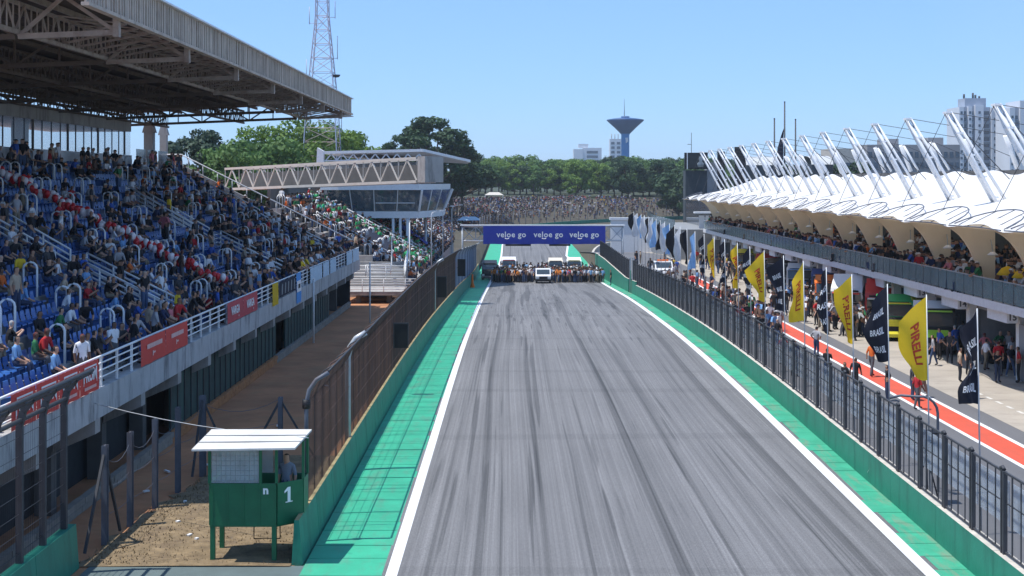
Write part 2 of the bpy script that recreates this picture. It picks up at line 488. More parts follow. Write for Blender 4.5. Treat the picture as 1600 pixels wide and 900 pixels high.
# asphalt with long rubber streaks
def asphalt():
    m = bpy.data.materials.new('asphalt')
    m.use_nodes = True
    nt = m.node_tree; N, L = nt.nodes, nt.links
    b = N['Principled BSDF']
    b.inputs['Roughness'].default_value = 0.78
    geo = N.new('ShaderNodeNewGeometry')
    # slow wander so that the streaks weave from side to side
    mpw = N.new('ShaderNodeMapping'); mpw.inputs['Scale'].default_value = (0.12, 0.012, 0)
    L.new(geo.outputs['Position'], mpw.inputs[0])
    nw = N.new('ShaderNodeTexNoise'); nw.inputs['Scale'].default_value = 1; nw.inputs['Detail'].default_value = 1
    L.new(mpw.outputs[0], nw.inputs['Vector'])
    sub = N.new('ShaderNodeVectorMath'); sub.operation = 'SUBTRACT'; sub.inputs[1].default_value = (0.5, 0.5, 0.5)
    L.new(nw.outputs['Color'], sub.inputs[0])
    sc = N.new('ShaderNodeVectorMath'); sc.operation = 'MULTIPLY'; sc.inputs[1].default_value = (2.2, 0, 0)
    L.new(sub.outputs[0], sc.inputs[0])
    ad = N.new('ShaderNodeVectorMath'); ad.operation = 'ADD'
    L.new(geo.outputs['Position'], ad.inputs[0]); L.new(sc.outputs[0], ad.inputs[1])
    def streak(scale, lo, hi, a, bb, detail=4, rough=0.6):
        mp = N.new('ShaderNodeMapping'); mp.inputs['Scale'].default_value = scale
        L.new(ad.outputs[0], mp.inputs[0])
        n = N.new('ShaderNodeTexNoise'); n.inputs['Scale'].default_value = 1
        n.inputs['Detail'].default_value = detail; n.inputs['Roughness'].default_value = rough
        L.new(mp.outputs[0], n.inputs['Vector'])
        r = N.new('ShaderNodeMapRange')
        for i, x in enumerate((lo, hi, a, bb)): r.inputs[i + 1].default_value = x
        L.new(n.outputs[0], r.inputs[0])
        return r.outputs[0]
    outs = [streak((0.9, 0.008, 1), 0.3, 0.7, 0.90, 1.09, 3),
            streak((4.2, 0.018, 1), 0.30, 0.70, 0.80, 1.15, 4),
            streak((11, 0.016, 1), 0.28, 0.72, 0.76, 1.16, 3),
            streak((28, 0.05, 1), 0.28, 0.72, 0.84, 1.12, 2),
            streak((2.0, 0.0035, 1.0), 0.60, 0.67, 1.0, 0.60, 1, 0.3),
            streak((4.2, 0.006, 7.0), 0.66, 0.70, 1.0, 0.62, 1, 0.3),
            streak((6.5, 0.012, 13.0), 0.67, 0.72, 1.0, 0.74, 1, 0.3),
            streak((3.3, 0.010, 3.0), 0.68, 0.72, 1.0, 1.14, 2, 0.4),
            streak((0.25, 0.10, 1), 0.35, 0.7, 0.93, 1.07, 3),
            streak((0.02, 0.45, 5), 0.66, 0.68, 1.0, 0.90, 1, 0.3),
            streak((9, 6, 1), 0.3, 0.7, 0.90, 1.10, 5),
            streak((26, 14, 1), 0.3, 0.7, 0.74, 1.24, 3)]
    cur = outs[0]
    for o in outs[1:]:
        mu = N.new('ShaderNodeMath'); mu.operation = 'MULTIPLY'
        L.new(cur, mu.inputs[0]); L.new(o, mu.inputs[1]); cur = mu.outputs[0]
    col = N.new('ShaderNodeVectorMath'); col.operation = 'SCALE'
    col.inputs[0].default_value = (0.166, 0.163, 0.164)
    L.new(cur, col.inputs['Scale'])
    L.new(col.outputs[0], b.inputs['Base Color'])
    nb = N.new('ShaderNodeTexNoise'); nb.inputs['Scale'].default_value = 45
    L.new(geo.outputs['Position'], nb.inputs['Vector'])
    bp = N.new('ShaderNodeBump'); bp.inputs['Strength'].default_value = 0.25; bp.inputs['Distance'].default_value = 0.02
    L.new(nb.outputs[0], bp.inputs['Height']); L.new(bp.outputs[0], b.inputs['Normal'])
    M['asphalt'] = m
asphalt()
# ================================================================ terrain profiles
TZ = [(-80, -0.3), (0, -0.06), (34, 0.0), (41, 0.06), (61, 0.22), (70, 0.24), (83, 0.16), (95, -0.06), (114, -0.52), (131, -1.04),
      (145, -1.62), (160, -2.2), (179, -2.9), (200, -3.15), (230, -3.2), (300, -3.0), (330, -2.4), (420, -1.6), (600, -1.0)]
def zt(y):
    return (lerp(TZ, y - 6) + 2 * lerp(TZ, y) + lerp(TZ, y + 6)) / 4
XLT = [(-80, -3.3), (34, -3.28), (179, -3.07), (215, -2.5), (240, -2.4), (300, -2.6)]
XRT = [(-80, 10.4), (34, 10.5), (179, 10.74), (205, 10.3), (240, 9.2), (300, 12.0)]
XL = lambda y: lerp(XLT, y)
XR = lambda y: lerp(XRT, y)
XF = lambda y: lerp([(-80, -5.55), (35, -5.55), (120, -5.12), (190, -5.1), (300, -5.0)], y)   # left barrier face
AC = Vector((160.0, 300.0))                                      # centre of the far right-hand bend
def ang_pt(r, a): return (AC.x - r * math.cos(a), AC.y + r * math.sin(a))
def hill_s(x, y):
    if y < 300: return lerp([(150, -7.5), (200, -8.0), (300, -12.0)], y) - x
    return math.hypot(x - AC.x, y - AC.y) - 172.0
def hill_z(x, y):
    s = hill_s(x, y)
    foot = lerp([(150, -1.6), (200, -1.2), (260, -1.4), (330, -2.0), (400, -2.2), (500, -1.8)], y)
    if s <= 0: return foot
    k = lerp([(300, 0.22), (400, 0.165)], y)
    return foot + (k * s if s < 34 else k * 34 + 0.03 * min(s - 34, 60))
def left_z(y): return lerp([(-80, 0), (100, 0), (118, -0.2), (150, -1.6), (200, -1.3), (300, -1.6)], y)
def right_z(y): return lerp([(-80, 0), (185, 0), (215, -1.2), (250, -3.0), (330, -2.6), (420, -1.8)], y)
def ground_z(x, y):
    if y > 3000: return 4
    if x < -5.7 and y < 150: return left_z(y) - 0.02
    if y >= 150 and hill_s(x, y) > 0: return hill_z(x, y)
    if x < -5.7: return left_z(y) - 0.02 if y < 300 else -2.0
    if x < 12.1: return zt(y) - 0.10
    return right_z(y) - 0.10

xs = sorted(set(list(np.arange(-60, 0, 4.0)) + [-5.8, -5.6, -700, -300, -150, -100, -80] + [0, 5, 10, 12.05, 12.25] + list(np.arange(14, 60, 6.0))
                + list(np.arange(60, 260, 16.0)) + [300, 400, 700, 1200, 2200, -1200, -2200]))
ys = sorted(set([-80, -40] + list(np.arange(0, 150, 8.0)) + list(np.arange(150, 520, 6.0)) + list(np.arange(520, 800, 30.0)) + [900, 1200, 1800, 2800, 4200, 7000]))
g = MB()
g.grid([[(x, y, ground_z(x, y)) for x in xs] for y in ys])
for k, f in enumerate(g.f):
    c = np.mean([g.v[i] for i in f], axis=0)
    g.m[k] = 0 if (c[0] < -5 and c[1] < 190) else (1 if c[1] < 300 or hill_s(c[0], c[1]) < 48 else 2)
struct(g, 'ground', ['dirt', 'hill_grass', 'far_ground'])

def ribbon(mb, fa, fb, ya, yb, step, dz, mi=0, zf=None):
    zf = zf or zt
    n = max(1, int(round((yb - ya) / step)))
    rows = []
    for i in range(n + 1):
        y = ya + (yb - ya) * i / n
        rows.append([(fa(y), y, zf(y) + dz), (fb(y), y, zf(y) + dz)])
    mb.grid(rows, mi, True)
    return mb

def arc_ribbon(mb, r0, r1, a0, a1, z0, z1, n=30, mi=0):
    rows = []
    for i in range(n + 1):
        t = i / n
        a = a0 + (a1 - a0) * t
        z = z0 + (z1 - z0) * t
        rows.append([(*ang_pt(r0, a), z), (*ang_pt(r1, a), z)])
    mb.grid(rows, mi, True)
    return mb

# ---------------------------------------------------------------- track
t = MB()
rows = []
for i in range(191):
    y = -80 + 2 * i
    a, b = XL(y) - 0.1, XR(y) + 0.5
    rows.append([(a + (b - a) * k / 6, y, zt(y)) for k in range(7)])
t.grid(rows)
arc_ribbon(t, 162.6, 148.0, 0, 1.3, zt(300), -1.6)
struct(t, 'track', 'asphalt')
l = MB(); ribbon(l, lambda y: XL(y), lambda y: XL(y) + 0.30, -80, 300, 2, 0.008)
arc_ribbon(l, 162.6, 162.3, 0, 1.3, zt(300) + 0.008, -1.592)
struct(l, 'track_edge_line', 'white_line', label='white painted line along the left edge of the track')
l = MB(); ribbon(l, lambda y: XR(y), lambda y: XR(y) + 0.36, -80, 300, 2, 0.008)
struct(l, 'track_edge_line', 'white_line', label='white painted line along the right edge of the track')

# green verges: a dark bed with painted slabs laid on it
v = MB(); ribbon(v, lambda y: XF(y) + 0.02, lambda y: XL(y) + 0.02, -80, 300, 2, -0.03)
verge_l = struct(v, 'painted_verge', ['green_joint'], label='green painted concrete verge left of the track')
v = MB(); ribbon(v, lambda y: XR(y) + 0.34, lambda y: XR(y) + 1.30, -80, 192, 2, -0.03)
verge_r = struct(v, 'painted_verge', ['green_joint'], label='green painted concrete verge right of the track')
def slab_mesh(w, d, m):
    b = MB(); b.box(-w / 2, w / 2, -d / 2, d / 2, -0.05, 0.0)
    return b.mesh('slab', m)
for side, verge in ((-1, verge_l), (1, verge_r)):
    y = 24.0
    kinds = [(d, slab_mesh(2.14 if side < 0 else 0.90, d, 'green_paint' if side < 0 else 'green_paint_worn')) for d in (0.9, 1.2, 1.5, 1.05)]
    while y < 190:
        d, me = random.choice(kinds)
        yc = y + d / 2
        xc = (XF(yc) + XL(yc)) / 2 if side < 0 else XR(yc) + 0.36 + 0.46
        sl = math.atan2(zt(yc + 1) - zt(yc - 1), 2)
        o = inst('slab', me, verge, (xc, yc, zt(yc) + random.uniform(-0.004, 0.004)), rot=(sl, 0, random.uniform(-0.004, 0.004)))
        y += d + random.uniform(0.025, 0.055)
v = MB(); ribbon(v, lambda y: XF(y) + 0.02, lambda y: XL(y) - 0.0, 190, 300, 4, 0.004)
arc_ribbon(v, 165.5, 162.6, 0, 1.3, zt(300) + 0.004, -1.596)
struct(v, 'far_verge', 'green_paint', label='far green verge on the left of the rising track')
v = MB(); ribbon(v, lambda y: XR(y) + 0.36, lambda y: XR(y) + lerp([(196, 0.4), (225, 2.6), (300, 3.4)], y), 196, 300, 4, 0.004)
struct(v, 'far_verge', 'green_paint', label='far green verge on the right, by the pit entry')
v = MB(); ribbon(v, lambda y: XR(y) + lerp([(196, 0.4), (225, 2.6), (300, 3.4)], y), lambda y: 26, 196, 300, 4, -0.02, zf=lambda y: zt(y))
struct(v, 'pit_entry_road', 'pit_concrete')

# service road across the bottom left, dry grass by the booth
v = MB(); v.grid([[(-11.1, 25, 0.0), (-5.6, 25, 0.0), (-3.32, 25, 0.006)], [(-11.1, 35.2, 0.0), (-5.6, 35.2, 0.0), (-3.32, 35.2, 0.006)]])
struct(v, 'service_road', 'service_asphalt')
v = MB(); rows = []
for i in range(29):
    y = 35.1 + i * 0.5
    rows.append([(-11.6 + 1.2 * (y - 35) / 14 + random.uniform(-.25, .25), y, 0.004), (-9, y, 0.03 + random.uniform(0, .05)), (-7, y, 0.03 + random.uniform(0, .05)), (-5.85, y, 0.02)])
v.grid(rows)
struct(v, 'dry_grass_patch', 'dry_grass')

tf = MB()
for k in range(4200):
    y = random.uniform(35.25, 49); x = random.uniform(-11.5 + 1.2 * (y - 35) / 14, -5.9)
    h = random.uniform(.02, .08); a = random.uniform(0, 6.28); w = .025
    lx, ly = random.uniform(-.06, .06), random.uniform(-.06, .06)
    tf.add([(x - w * math.cos(a), y - w * math.sin(a), .01), (x + w * math.cos(a), y + w * math.sin(a), .01), (x + lx, y + ly, .03 + h)], [(0, 1, 2)])
tag(tf.build('dry_grass_blades', 'dry_grass', fix=False), 'short dry grass blades round the marshal booth', 'grass', kind='stuff')
# ---------------------------------------------------------------- pit side surfaces
PX0, PX1 = 12.15, 25.5
v = MB(); v.grid([[(x, y, right_z(y) + 0.0) for x in (PX0, 20.5)] for y in (-40, 60, 120, 185, 200, 215, 250)])
struct(v, 'pit_lane', 'pit_asphalt')
v = MB(); v.grid([[(x, y, right_z(y) + 0.006) for x in (20.5, 40)] for y in (-40, 60, 120, 185, 200, 215, 250)])
struct(v, 'pit_apron', 'pit_concrete')
for nm, a, b, m in (('pit_lane_stripe', 18.06, 19.25, 'red_paint'), ('pit_lane_line', 17.86, 18.06, 'white_line'), ('pit_lane_line', 19.25, 19.47, 'white_line')):
    v = MB(); v.grid([[(x, y, 0.008) for x in (a, b)] for y in np.arange(-40, 152, 8.0)])
    struct(v, nm, m, label={'red_paint': 'red painted stripe running along the pit lane', 'white_line': 'white line on the %s side of the red pit lane stripe' % ('track' if a < 18 else 'garage')}[m])
for y in np.arange(42, 70, 1.1):   # faint dashes in front of the garages
    pass
v = MB()
for y in np.arange(40, 66, 1.3): v.box(22.0, 22.16, y, y + 0.7, 0.012, 0.016)
struct(v, 'pit_box_dashes', 'tarmac_mark')

# ================================================================ left barrier and debris fence
H_WALL = 1.15
bar = thing('concrete_barrier', 'long green painted concrete wall under the tall brown fence left of the track', 'barrier', (-5.7, 35, 0))
y = 35.3
k = 0
while y < 196:
    d = 3.0
    b = MB()
    y1 = y + d - 0.03
    for (ya, yb) in ((y, y1),):
        fa, fb = XF(ya), XF(yb)
        za, zb = zt(ya), zt(yb)
        prof = [(0.0, -0.1), (0.0, H_WALL), (-0.22, H_WALL), (-0.30, -0.1)]
        vs = [(fa + dx - (0.10 * (dz / H_WALL) if dx == 0 else 0), ya, za + dz) for dx, dz in prof] + [(fb + dx - (0.10 * (dz / H_WALL) if dx == 0 else 0), yb, zb + dz) for dx, dz in prof]
        b.add(vs, [(0, 1, 2, 3), (7, 6, 5, 4), (0, 4, 5, 1), (2, 6, 7, 3), (3, 7, 4, 0)])
        b.add([vs[1], vs[5], vs[6], vs[2]], [(0, 1, 2, 3)], 1)
    b.build('wall_segment', ['wall_green', 'wall_cap_worn'], bar)
    y += d; k += 1

def fence_pts(x, y, z, top=4.75, bend=0.62):
    return [(x, y, z), (x, y, z + top - 0.85), (x + bend * .12, y, z + top - 0.5), (x + bend * .45, y, z + top - 0.2), (x + bend, y, z + top)]

fen = thing('debris_fence', 'tall rusty brown mesh debris fence curving inward above the left barrier', 'fence', (-5.7, 35, 1.1))
rods = MB()
y = 37.4
while y < 121.5:
    x = XF(y) - 0.2
    p = fence_pts(x, y, zt(y))
    p[0] = (x, y, zt(y) + 1.0)
    for a, b2 in ((p[0], p[1]), (p[1], p[3]), (p[3], p[4])):
        rr = 0.004
        rods.add([(a[0] - rr, a[1], a[2]), (a[0], a[1] + rr, a[2]), (a[0] + rr, a[1], a[2]), (a[0], a[1] - rr, a[2]),
                  (b2[0] - rr, b2[1], b2[2]), (b2[0], b2[1] + rr, b2[2]), (b2[0] + rr, b2[1], b2[2]), (b2[0], b2[1] - rr, b2[2])],
                 [(0, 1, 5, 4), (1, 2, 6, 5), (2, 3, 7, 6), (3, 0, 4, 7)], 0, True)
    y += 0.075 if y < 62 else 0.055
o = rods.build('wire_mesh', 'rust_wire', fen, fix=False); o['kind'] = 'stuff'
cab = MB()
for hh in (1.5, 2.2, 2.9, 3.6):
    cab.tube([(XF(y) - 0.2 + 0.012, y, zt(y) + hh) for y in np.arange(37.4, 122, 6)], 0.007, 4)
o = cab.build('tension_cables', 'rust_wire', fen); o['kind'] = 'stuff'
for i, y in enumerate(np.arange(38.9, 121, 1.5)):
    x = XF(y) - 0.24
    grey = i in (5, 36)
    b = MB(); p = fence_pts(x, y, zt(y)); p[0] = (x, y, zt(y) - 0.2)
    b.tube(p, (0.035 if i % 2 else 0.022) if not grey else 0.11, 6)
    b.build('post', 'galvanised' if grey else ('rust_wire' if i % 2 else 'dark_post'), fen)
b = MB(); p = fence_pts(XF(37.4) - 0.24, 37.4, 0.0); p[0] = (p[0][0], 37.4, 0.6)
b.tube(p, 0.06, 8); b.build('end_post', 'steel_post', fen)
b = MB(); b.tube([(XF(y) - 0.24 + 0.62, y, zt(y) + 4.76) for y in np.arange(37.4, 122, 3)], 0.028, 6); b.build('top_pipe', 'dark_post', fen)
b = MB(); b.tube([(XF(y) - 0.22, y, zt(y) + 3.92) for y in np.arange(37.4, 122, 3)], 0.018, 6); b.build('upper_pipe', 'steel_post', fen)
b = MB(); b.tube([(p[1][0], 37.4, 3.75), (p[1][0], 37.4, 4.0)], 0.115, 8); b.build('clamp', 'black', fen)

fe2 = thing('screened_fence', 'blue-grey screened fence with curved posts on the far left barrier', 'fence', (-5.4, 122, 0.5))
for i in range(17):
    y0 = 122.0 + i * 4
    for nm, m, w in (('post', 'galvanised' if i % 2 else 'dark_post', 0.06),):
        b = MB(); b.tube(fence_pts(XF(y0) - 0.24, y0, zt(y0) + 0.2, 4.5), w, 6); b.build(nm, m, fe2)
    b = MB(); rows = []
    for j in range(3):
        y = y0 + 0.1 + 1.9 * j
        rows.append([(q[0], q[1], q[2] + (1.0 if k == 0 else 0)) for k, q in enumerate(fence_pts(XF(y) - 0.21, y, zt(y) + 0.2, 4.5))])
    b.grid(rows); b.build('screen_panel', 'blue_cloth', fe2)

# dark boxes hung on the fence (start lights seen from behind)
for nm, px, y, w, h, zc, lab in (('light_panel', 0, 62.0, 0.62, 1.12, 2.75, 'nearest black light panel hung on the brown fence'),
                      ('light_panel', 0, 94.0, 0.62, 1.45, 2.75, 'second black light panel on the fence, where the grey post stands'),
                      ('light_panel', 0, 125.5, 0.66, 1.55, 2.9, 'farthest black light panel, on the blue-grey screened fence')):
    x = XF(y) - 0.1; z = zt(y) + zc
    th = thing(nm, lab, 'light panel', (x, y, z), 'light panels on the left fence')
    b = MB(); b.box(x, x + w, y - 0.09, y + 0.09, z - h / 2, z + h / 2); b.build('case', 'black', th)
    b = MB(); b.box(x - 0.04, x + w + 0.04, y - 0.12, y - 0.092, z + h / 2 - 0.02, z + h / 2 + 0.05)
    b.box(x - 0.04, x, y - 0.12, y - 0.092, z - h / 2, z + h / 2 - 0.021); b.box(x + w, x + w + 0.04, y - 0.12, y - 0.092, z - h / 2, z + h / 2 - 0.021)
    b.build('frame', 'dark_post', th)
    b = MB(); b.bar((x - 0.1, y + 0.12, z), (x + w / 2, y + 0.10, z), 0.05); b.build('bracket', 'dark_post', th)

# near fence in the lower left corner
nb = thing('near_barrier', 'green concrete wall end at the bottom left corner of the picture', 'barrier', (-11.5, 30, 0))
for i in range(5):
    b = MB(); b.prism([(-11.4, -0.1), (-11.32, 0.0), (-11.4, H_WALL), (-11.65, H_WALL), (-11.7, -0.1)], 'y', 35 - 3.0 * (i + 1) + 0.03, 35 - 3.0 * i)
    b.build('wall_segment', 'wall_green', nb)
nf = thing('near_debris_fence', 'dark bent fence posts rising from the wall in the lower left corner', 'fence', (-11.5, 34.5, 1.1))
for y in (34.5, 32.95, 31.4, 29.85, 28.3, 26.75):
    b = MB()
    p = fence_pts(-11.55, y, 0.9, 4.3, 0.7)
    for a, c in zip(p[:-1], p[1:]): b.bar(a, c, 0.15, 0.13, up=(0, 1, 0))
    b.build('post', 'dark_post', nf)
b = MB()
for (dx, dz) in ((0.70, 4.32), (0.3, 4.05), (0.05, 3.6)):
    b.tube([(-11.55 + dx, 20, 0.9 + dz), (-11.55 + dx, 34.6, 0.9 + dz)], 0.055, 6)
b.build('top_rails', 'dark_post', nf)
b = MB()
for hh in np.arange(1.4, 4.4, 0.45): b.tube([(-11.55, 20, hh), (-11.55, 34.6, hh)], 0.008, 4)
o = b.build('tension_cables', 'dark_post', nf); o['kind'] = 'stuff'
b = MB()
for y in np.arange(20, 34.6, 0.12): b.tube([(-11.55, y, 1.2), (-11.55, y, 4.45)], 0.003, 4, cap=False)
o = b.build('wire_mesh', 'dark_post', nf); o['kind'] = 'stuff'

# steel post fence round the grass plot
sf = thing('steel_post_fence', 'grey steel post fence with sagging wire between grass and red earth', 'fence', (-11.2, 41, 0))
pp = [(-11.35, 37.3), (-11.22, 39.3), (-11.08, 41.5), (-10.9, 43.6), (-10.65, 46.0), (-8.2, 47.2)]
for i, (x, y) in enumerate(pp):
    b = MB()
    w = 0.20 if i == 4 else 0.15
    hgt = 2.75 if i != 5 else 2.5
    b.box(x - w / 2, x + w / 2, y - 0.10, y - 0.085, -0.1, hgt); b.box(x - w / 2, x + w / 2, y + 0.085, y + 0.10, -0.1, hgt); b.box(x - 0.012, x + 0.012, y - 0.0845, y + 0.0845, -0.1, hgt)
    b.build('post', 'steel_post', sf)
for (a, c) in (((-11.35, 37.25, 2.5), (-11.25, 38.4, 0.1)), ((-11.35, 37.2, 2.5), (-11.5, 36.0, 0.1)), ((-10.65, 46, 2.6), (-9.7, 46.4, 0.2)), ((-10.65, 45.9, 2.6), (-10.75, 44.9, 0.2)),
               ((-8.2, 47.2, 2.4), (-9.3, 46.7, 0.3)), ((-8.2, 47.2, 2.4), (-7.0, 47.4, 0.3))):
    b = MB(); b.bar(a, c, 0.07); b.build('brace', 'dark_post', sf)
b = MB()
for (p, q) in zip(pp[:-1], pp[1:]):
    for hh, sag in ((2.45, 0.35), (1.6, 0.12), (0.8, 0.06)):
        b.tube([(p[0] + (q[0] - p[0]) * s, p[1] + (q[1] - p[1]) * s, hh - sag * 4 * s * (1 - s)) for s in np.linspace(0, 1, 7)], 0.008, 4, cap=False)
o = b.build('sagging_wires', 'steel_post', sf); o['kind'] = 'stuff'
b = MB(); b.tube([(-16 + 10.5 * s, 42.5 - 6.5 * s, 3.95 - 0.75 * s - 0.35 * 4 * s * (1 - s)) for s in np.linspace(0, 1, 10)], 0.014, 5)
tag(b.build('overhead_cable', 'galvanised'), 'thin pale cable strung from the stand to the booth roof', 'cable')

# ================================================================ marshal booth
bt = thing('marshal_booth', 'green marshal booth on stilts with white roof and number 1', 'booth', (-7, 36.2, 0))
BF = [(-8.05, 35.55), (-6.28, 35.55), (-5.66, 36.10), (-5.66, 36.85), (-8.05, 36.85)]     # floor plan
def plan_wall(mb, z0, z1, pts, th=0.04, closed=True, mi=0):
    n = len(pts)
    for i in range(n if closed else n - 1):
        p = Vector((*pts[i], 0)); q = Vector((*pts[(i + 1) % n], 0))
        d = (q - p).normalized()
        mb.bar(p + d * 0.021 + Vector((0, 0, (z0 + z1) / 2)), q - d * 0.021 + Vector((0, 0, (z0 + z1) / 2)), th, z1 - z0, mi)
names = ['front_panel', 'corner_panel', 'side_panel', 'rear_panel', 'side_panel']
for i in range(5):
    b = MB(); plan_wall(b, 0.97, 2.08, [BF[i], BF[(i + 1) % 5]], closed=False)
    b.build(names[i], 'booth_green', bt)
b = MB(); b.prism(BF, 'z', 0.93, 0.968); b.build('floor_plate', 'booth_green', bt)
for (x, y) in ((-7.98, 35.62), (-6.35, 35.62), (-7.98, 36.76), (-5.95, 36.74)):
    b = MB(); b.box(x - 0.06, x + 0.06, y - 0.06, y + 0.06, -0.05, 0.929); b.build('leg', 'booth_green', bt)
for (x, y) in BF + [(-6.7, 35.55)]:
    b = MB(); b.box(x - 0.035, x + 0.035, y - 0.035, y + 0.035, 2.085, 3.10); b.build('window_post', 'booth_green', bt)
b = MB()
b.add([(-8.42, 35.1, 3.02), (-5.72, 35.1, 3.06), (-5.56, 36.98, 3.20), (-8.32, 36.98, 3.20), (-8.42, 35.1, 3.07), (-5.72, 35.1, 3.11), (-5.56, 36.98, 3.25), (-8.32, 36.98, 3.25)],
      [(0, 3, 2, 1), (4, 5, 6, 7), (0, 1, 5, 4), (1, 2, 6, 5), (2, 3, 7, 6), (3, 0, 4, 7)])
rf = b.build('roof', 'booth_roof', bt)
for s in (0.33, 0.66):
    b = MB(); b.bar((-8.42 + .1 * s, 35.1 + 1.88 * s, 3.078 + .18 * s), (-5.72 + .16 * s, 35.1 + 1.88 * s, 3.118 + .14 * s), 0.03, 0.02); b.build('roof_seam', 'grey_sheet', rf)
mat('plastic_sheet', (0.55, 0.62, 0.64), 0.25, var=0.15, scale=2, alpha=0.45)
b = MB(); b.box(-8.0, -6.72, 35.575, 35.585, 2.085, 3.04); b.build('plastic_window', 'plastic_sheet', bt)
b = MB()
for i in range(11): b.tube([(-8.0 + i * .125, 35.56, 2.09), (-8.0 + i * .125, 35.56, 3.03)], 0.005, 4, cap=False)
for i in range(7): b.tube([(-8.0, 35.562, 2.15 + i * .13), (-6.72, 35.562, 2.15 + i * .13)], 0.005, 4, cap=False)
b.build('window_grid', 'galvanised', bt)
b = MB(); b.box(-8.0, -6.6, 36.80, 36.82, 2.1, 3.1); b.build('rear_sheet', 'plastic_sheet', bt)
for i in range(5):
    b = MB(); b.box(-8.0 + i * .42, -7.96 + i * .42, 35.515, 35.529, 1.0, 2.05); b.build('panel_batten', 'booth_green', bt)
b = MB()
b.tube([(-7.0, 36.2, .93), (-7.0, 36.2, .45), (-6.3, 36.2, .45), (-6.3, 36.2, .93)], 0.02, 5); b.build('step_frame', 'dark_post', bt)
place_text('painted_letter', text_mesh('n', 0.30, 'number_white', 0.012), bt, (-6.56, 35.524, 1.90), (1, 0, 0), (0, 0, 1))
dx = Vector((0.62, 0.60, 0)).normalized()
one = MB(); one.box(-.045, .045, -.19, .19, -.003, .003); one.add([(-.045, .19, .003), (-.15, .10, .003), (-.15, .04, .003), (-.045, .10, .003)], [(0, 1, 2, 3)]); one.box(-.11, .11, -.215, -.191, -.003, .003)
place_text('painted_number', one.mesh('painted_number', 'number_white'), bt, (-5.985, 35.775, 1.75), dx, (0, 0, 1))
b = MB(); b.prism([(-7.55, 2.1), (-7.10, 2.1), (-7.22, 2.35), (-7.28, 2.53), (-7.38, 2.55)], 'y', 36.0, 36.25)
tag(b.build('folded_jacket', 'navy_cover'), 'dark blue jacket propped behind the booth window', 'jacket')
b = MB()
for (x, y, w) in ((-9.2, 38.1, .16), (-9.9, 39.6, .12), (-8.9, 37.7, .1), (-10.3, 42.1, .14), (-11.9, 43.5, .2), (-12.0, 46.5, .3), (-10.1, 54, .25), (-9.7, 55.2, .2), (-10.9, 52, .22), (-10.4, 60, .2), (-9.2, 66, .25), (-10.8, 47.5, .25)):
    h = 0.05
    a = random.uniform(0, 3)
    w *= .5; b.bar((x - w * math.cos(a), y - w * math.sin(a), h), (x + w * math.cos(a), y + w * math.sin(a), h), 0.09, 0.05)
tag(b.build('litter', 'litter'), 'scraps of white litter scattered on the red earth', 'litter', kind='stuff')

# ================================================================ pit wall and fence on the right
pw = thing('pit_wall', 'green concrete pit wall with pale top along the right of the track', 'wall', (12, 34, 0))
y = 24.0
while y < 190:
    d = 4.5
    if 136.2 < y < 140: y = 140.2
    y1 = y + d - 0.02
    hw = 1.0 if y < 130 else 1.35
    b = MB()
    vs = []
    for yy in (y, y1):
        z = zt(yy); x = XR(yy) + 1.26; zz = max(z + hw, -0.2)
        vs += [(x, yy, z - 0.1), (x, yy, zz), (x + 0.34, yy, zz), (x + 0.34, yy, z - 0.1)]
    b.add(vs, [(0, 1, 2, 3), (7, 6, 5, 4), (0, 4, 5, 1), (2, 6, 7, 3)])
    b.add([vs[1], vs[5], vs[6], vs[2]], [(0, 1, 2, 3)], 1)
    b.build('wall_segment', ['wall_green', 'wall_cap'], pw)
    y += d
mark = text_mesh('S', 0.9, 'tarmac_mark', 0.03)
pf = thing('pit_fence', 'dark grey steel panel fence on top of the pit wall', 'fence', (12, 34, 1))
PW = 2.22
def panel_mesh():
    b = MB()
    for yy in (0.06, PW - 0.06): b.bar((0, yy, 0), (0, yy, 2.02), 0.085, 0.10, up=(1, 0, 0))
    b.bar((0, 0.1, 2.0), (0, PW - 0.1, 2.0), 0.05, 0.05); b.bar((0, 0.11, 0.06), (0, PW - 0.11, 0.06), 0.04, 0.04)
    for k in (1, 2, 3): b.bar((0, PW * k / 4, 0.081), (0, PW * k / 4, 1.97), 0.03, 0.03)
    b.bar((0.03, 0.11, 1.25), (0.03, PW - 0.11, 1.25), 0.025, 0.025)
    for k in np.arange(0.14, PW - 0.1, 0.075): b.tube([(0.02, k, 0.08), (0.02, k, 1.97)], 0.0028, 3, cap=False)
    b.tube([(0, -0.05, 2.05), (0.0, 0.06, 2.10), (0, 0.18, 2.05)], 0.05, 5)
    return b.mesh('fence_panel', 'dark_post')
pm = panel_mesh()
mat('acrylic', (0.55, 0.64, 0.74), 0.25, var=0.2, scale=1.0, alpha=0.42)
b = MB(); b.box(0, 0.02, 0.08, PW - 0.08, 0.62, 1.72); ac = b.mesh('acrylic_pane', 'acrylic')
y = 26.0
while y < 186:
    if 135.5 < y < 140.5: y = 140.6
    hw = 1.0 if y < 130 else 1.35
    z = max(zt(y) + hw, -0.2)
    z1 = max(zt(y + PW) + hw, -0.2)
    sl = math.atan2(z1 - z, PW)
    o = inst('fence_panel', pm, pf, (XR(y) + 1.43, y, z), rot=(sl, 0, 0))
    if y < 120: inst('acrylic_pane', ac, pf, (XR(y) + 1.60, y, z), rot=(sl, 0, 0))
    y += PW + 0.03
for yy in (136.9, 139.9):
    b = MB(); b.box(12.05, 12.2, yy, yy + 0.15, zt(yy), zt(yy) + 3.6); b.build('gate_post', 'galvanised', pf)
b = MB(); b.box(11.95, 12.0, 137.6, 138.3, zt(138), zt(138) + 2.3); b.build('gate_leaf', 'wall_green', pf)
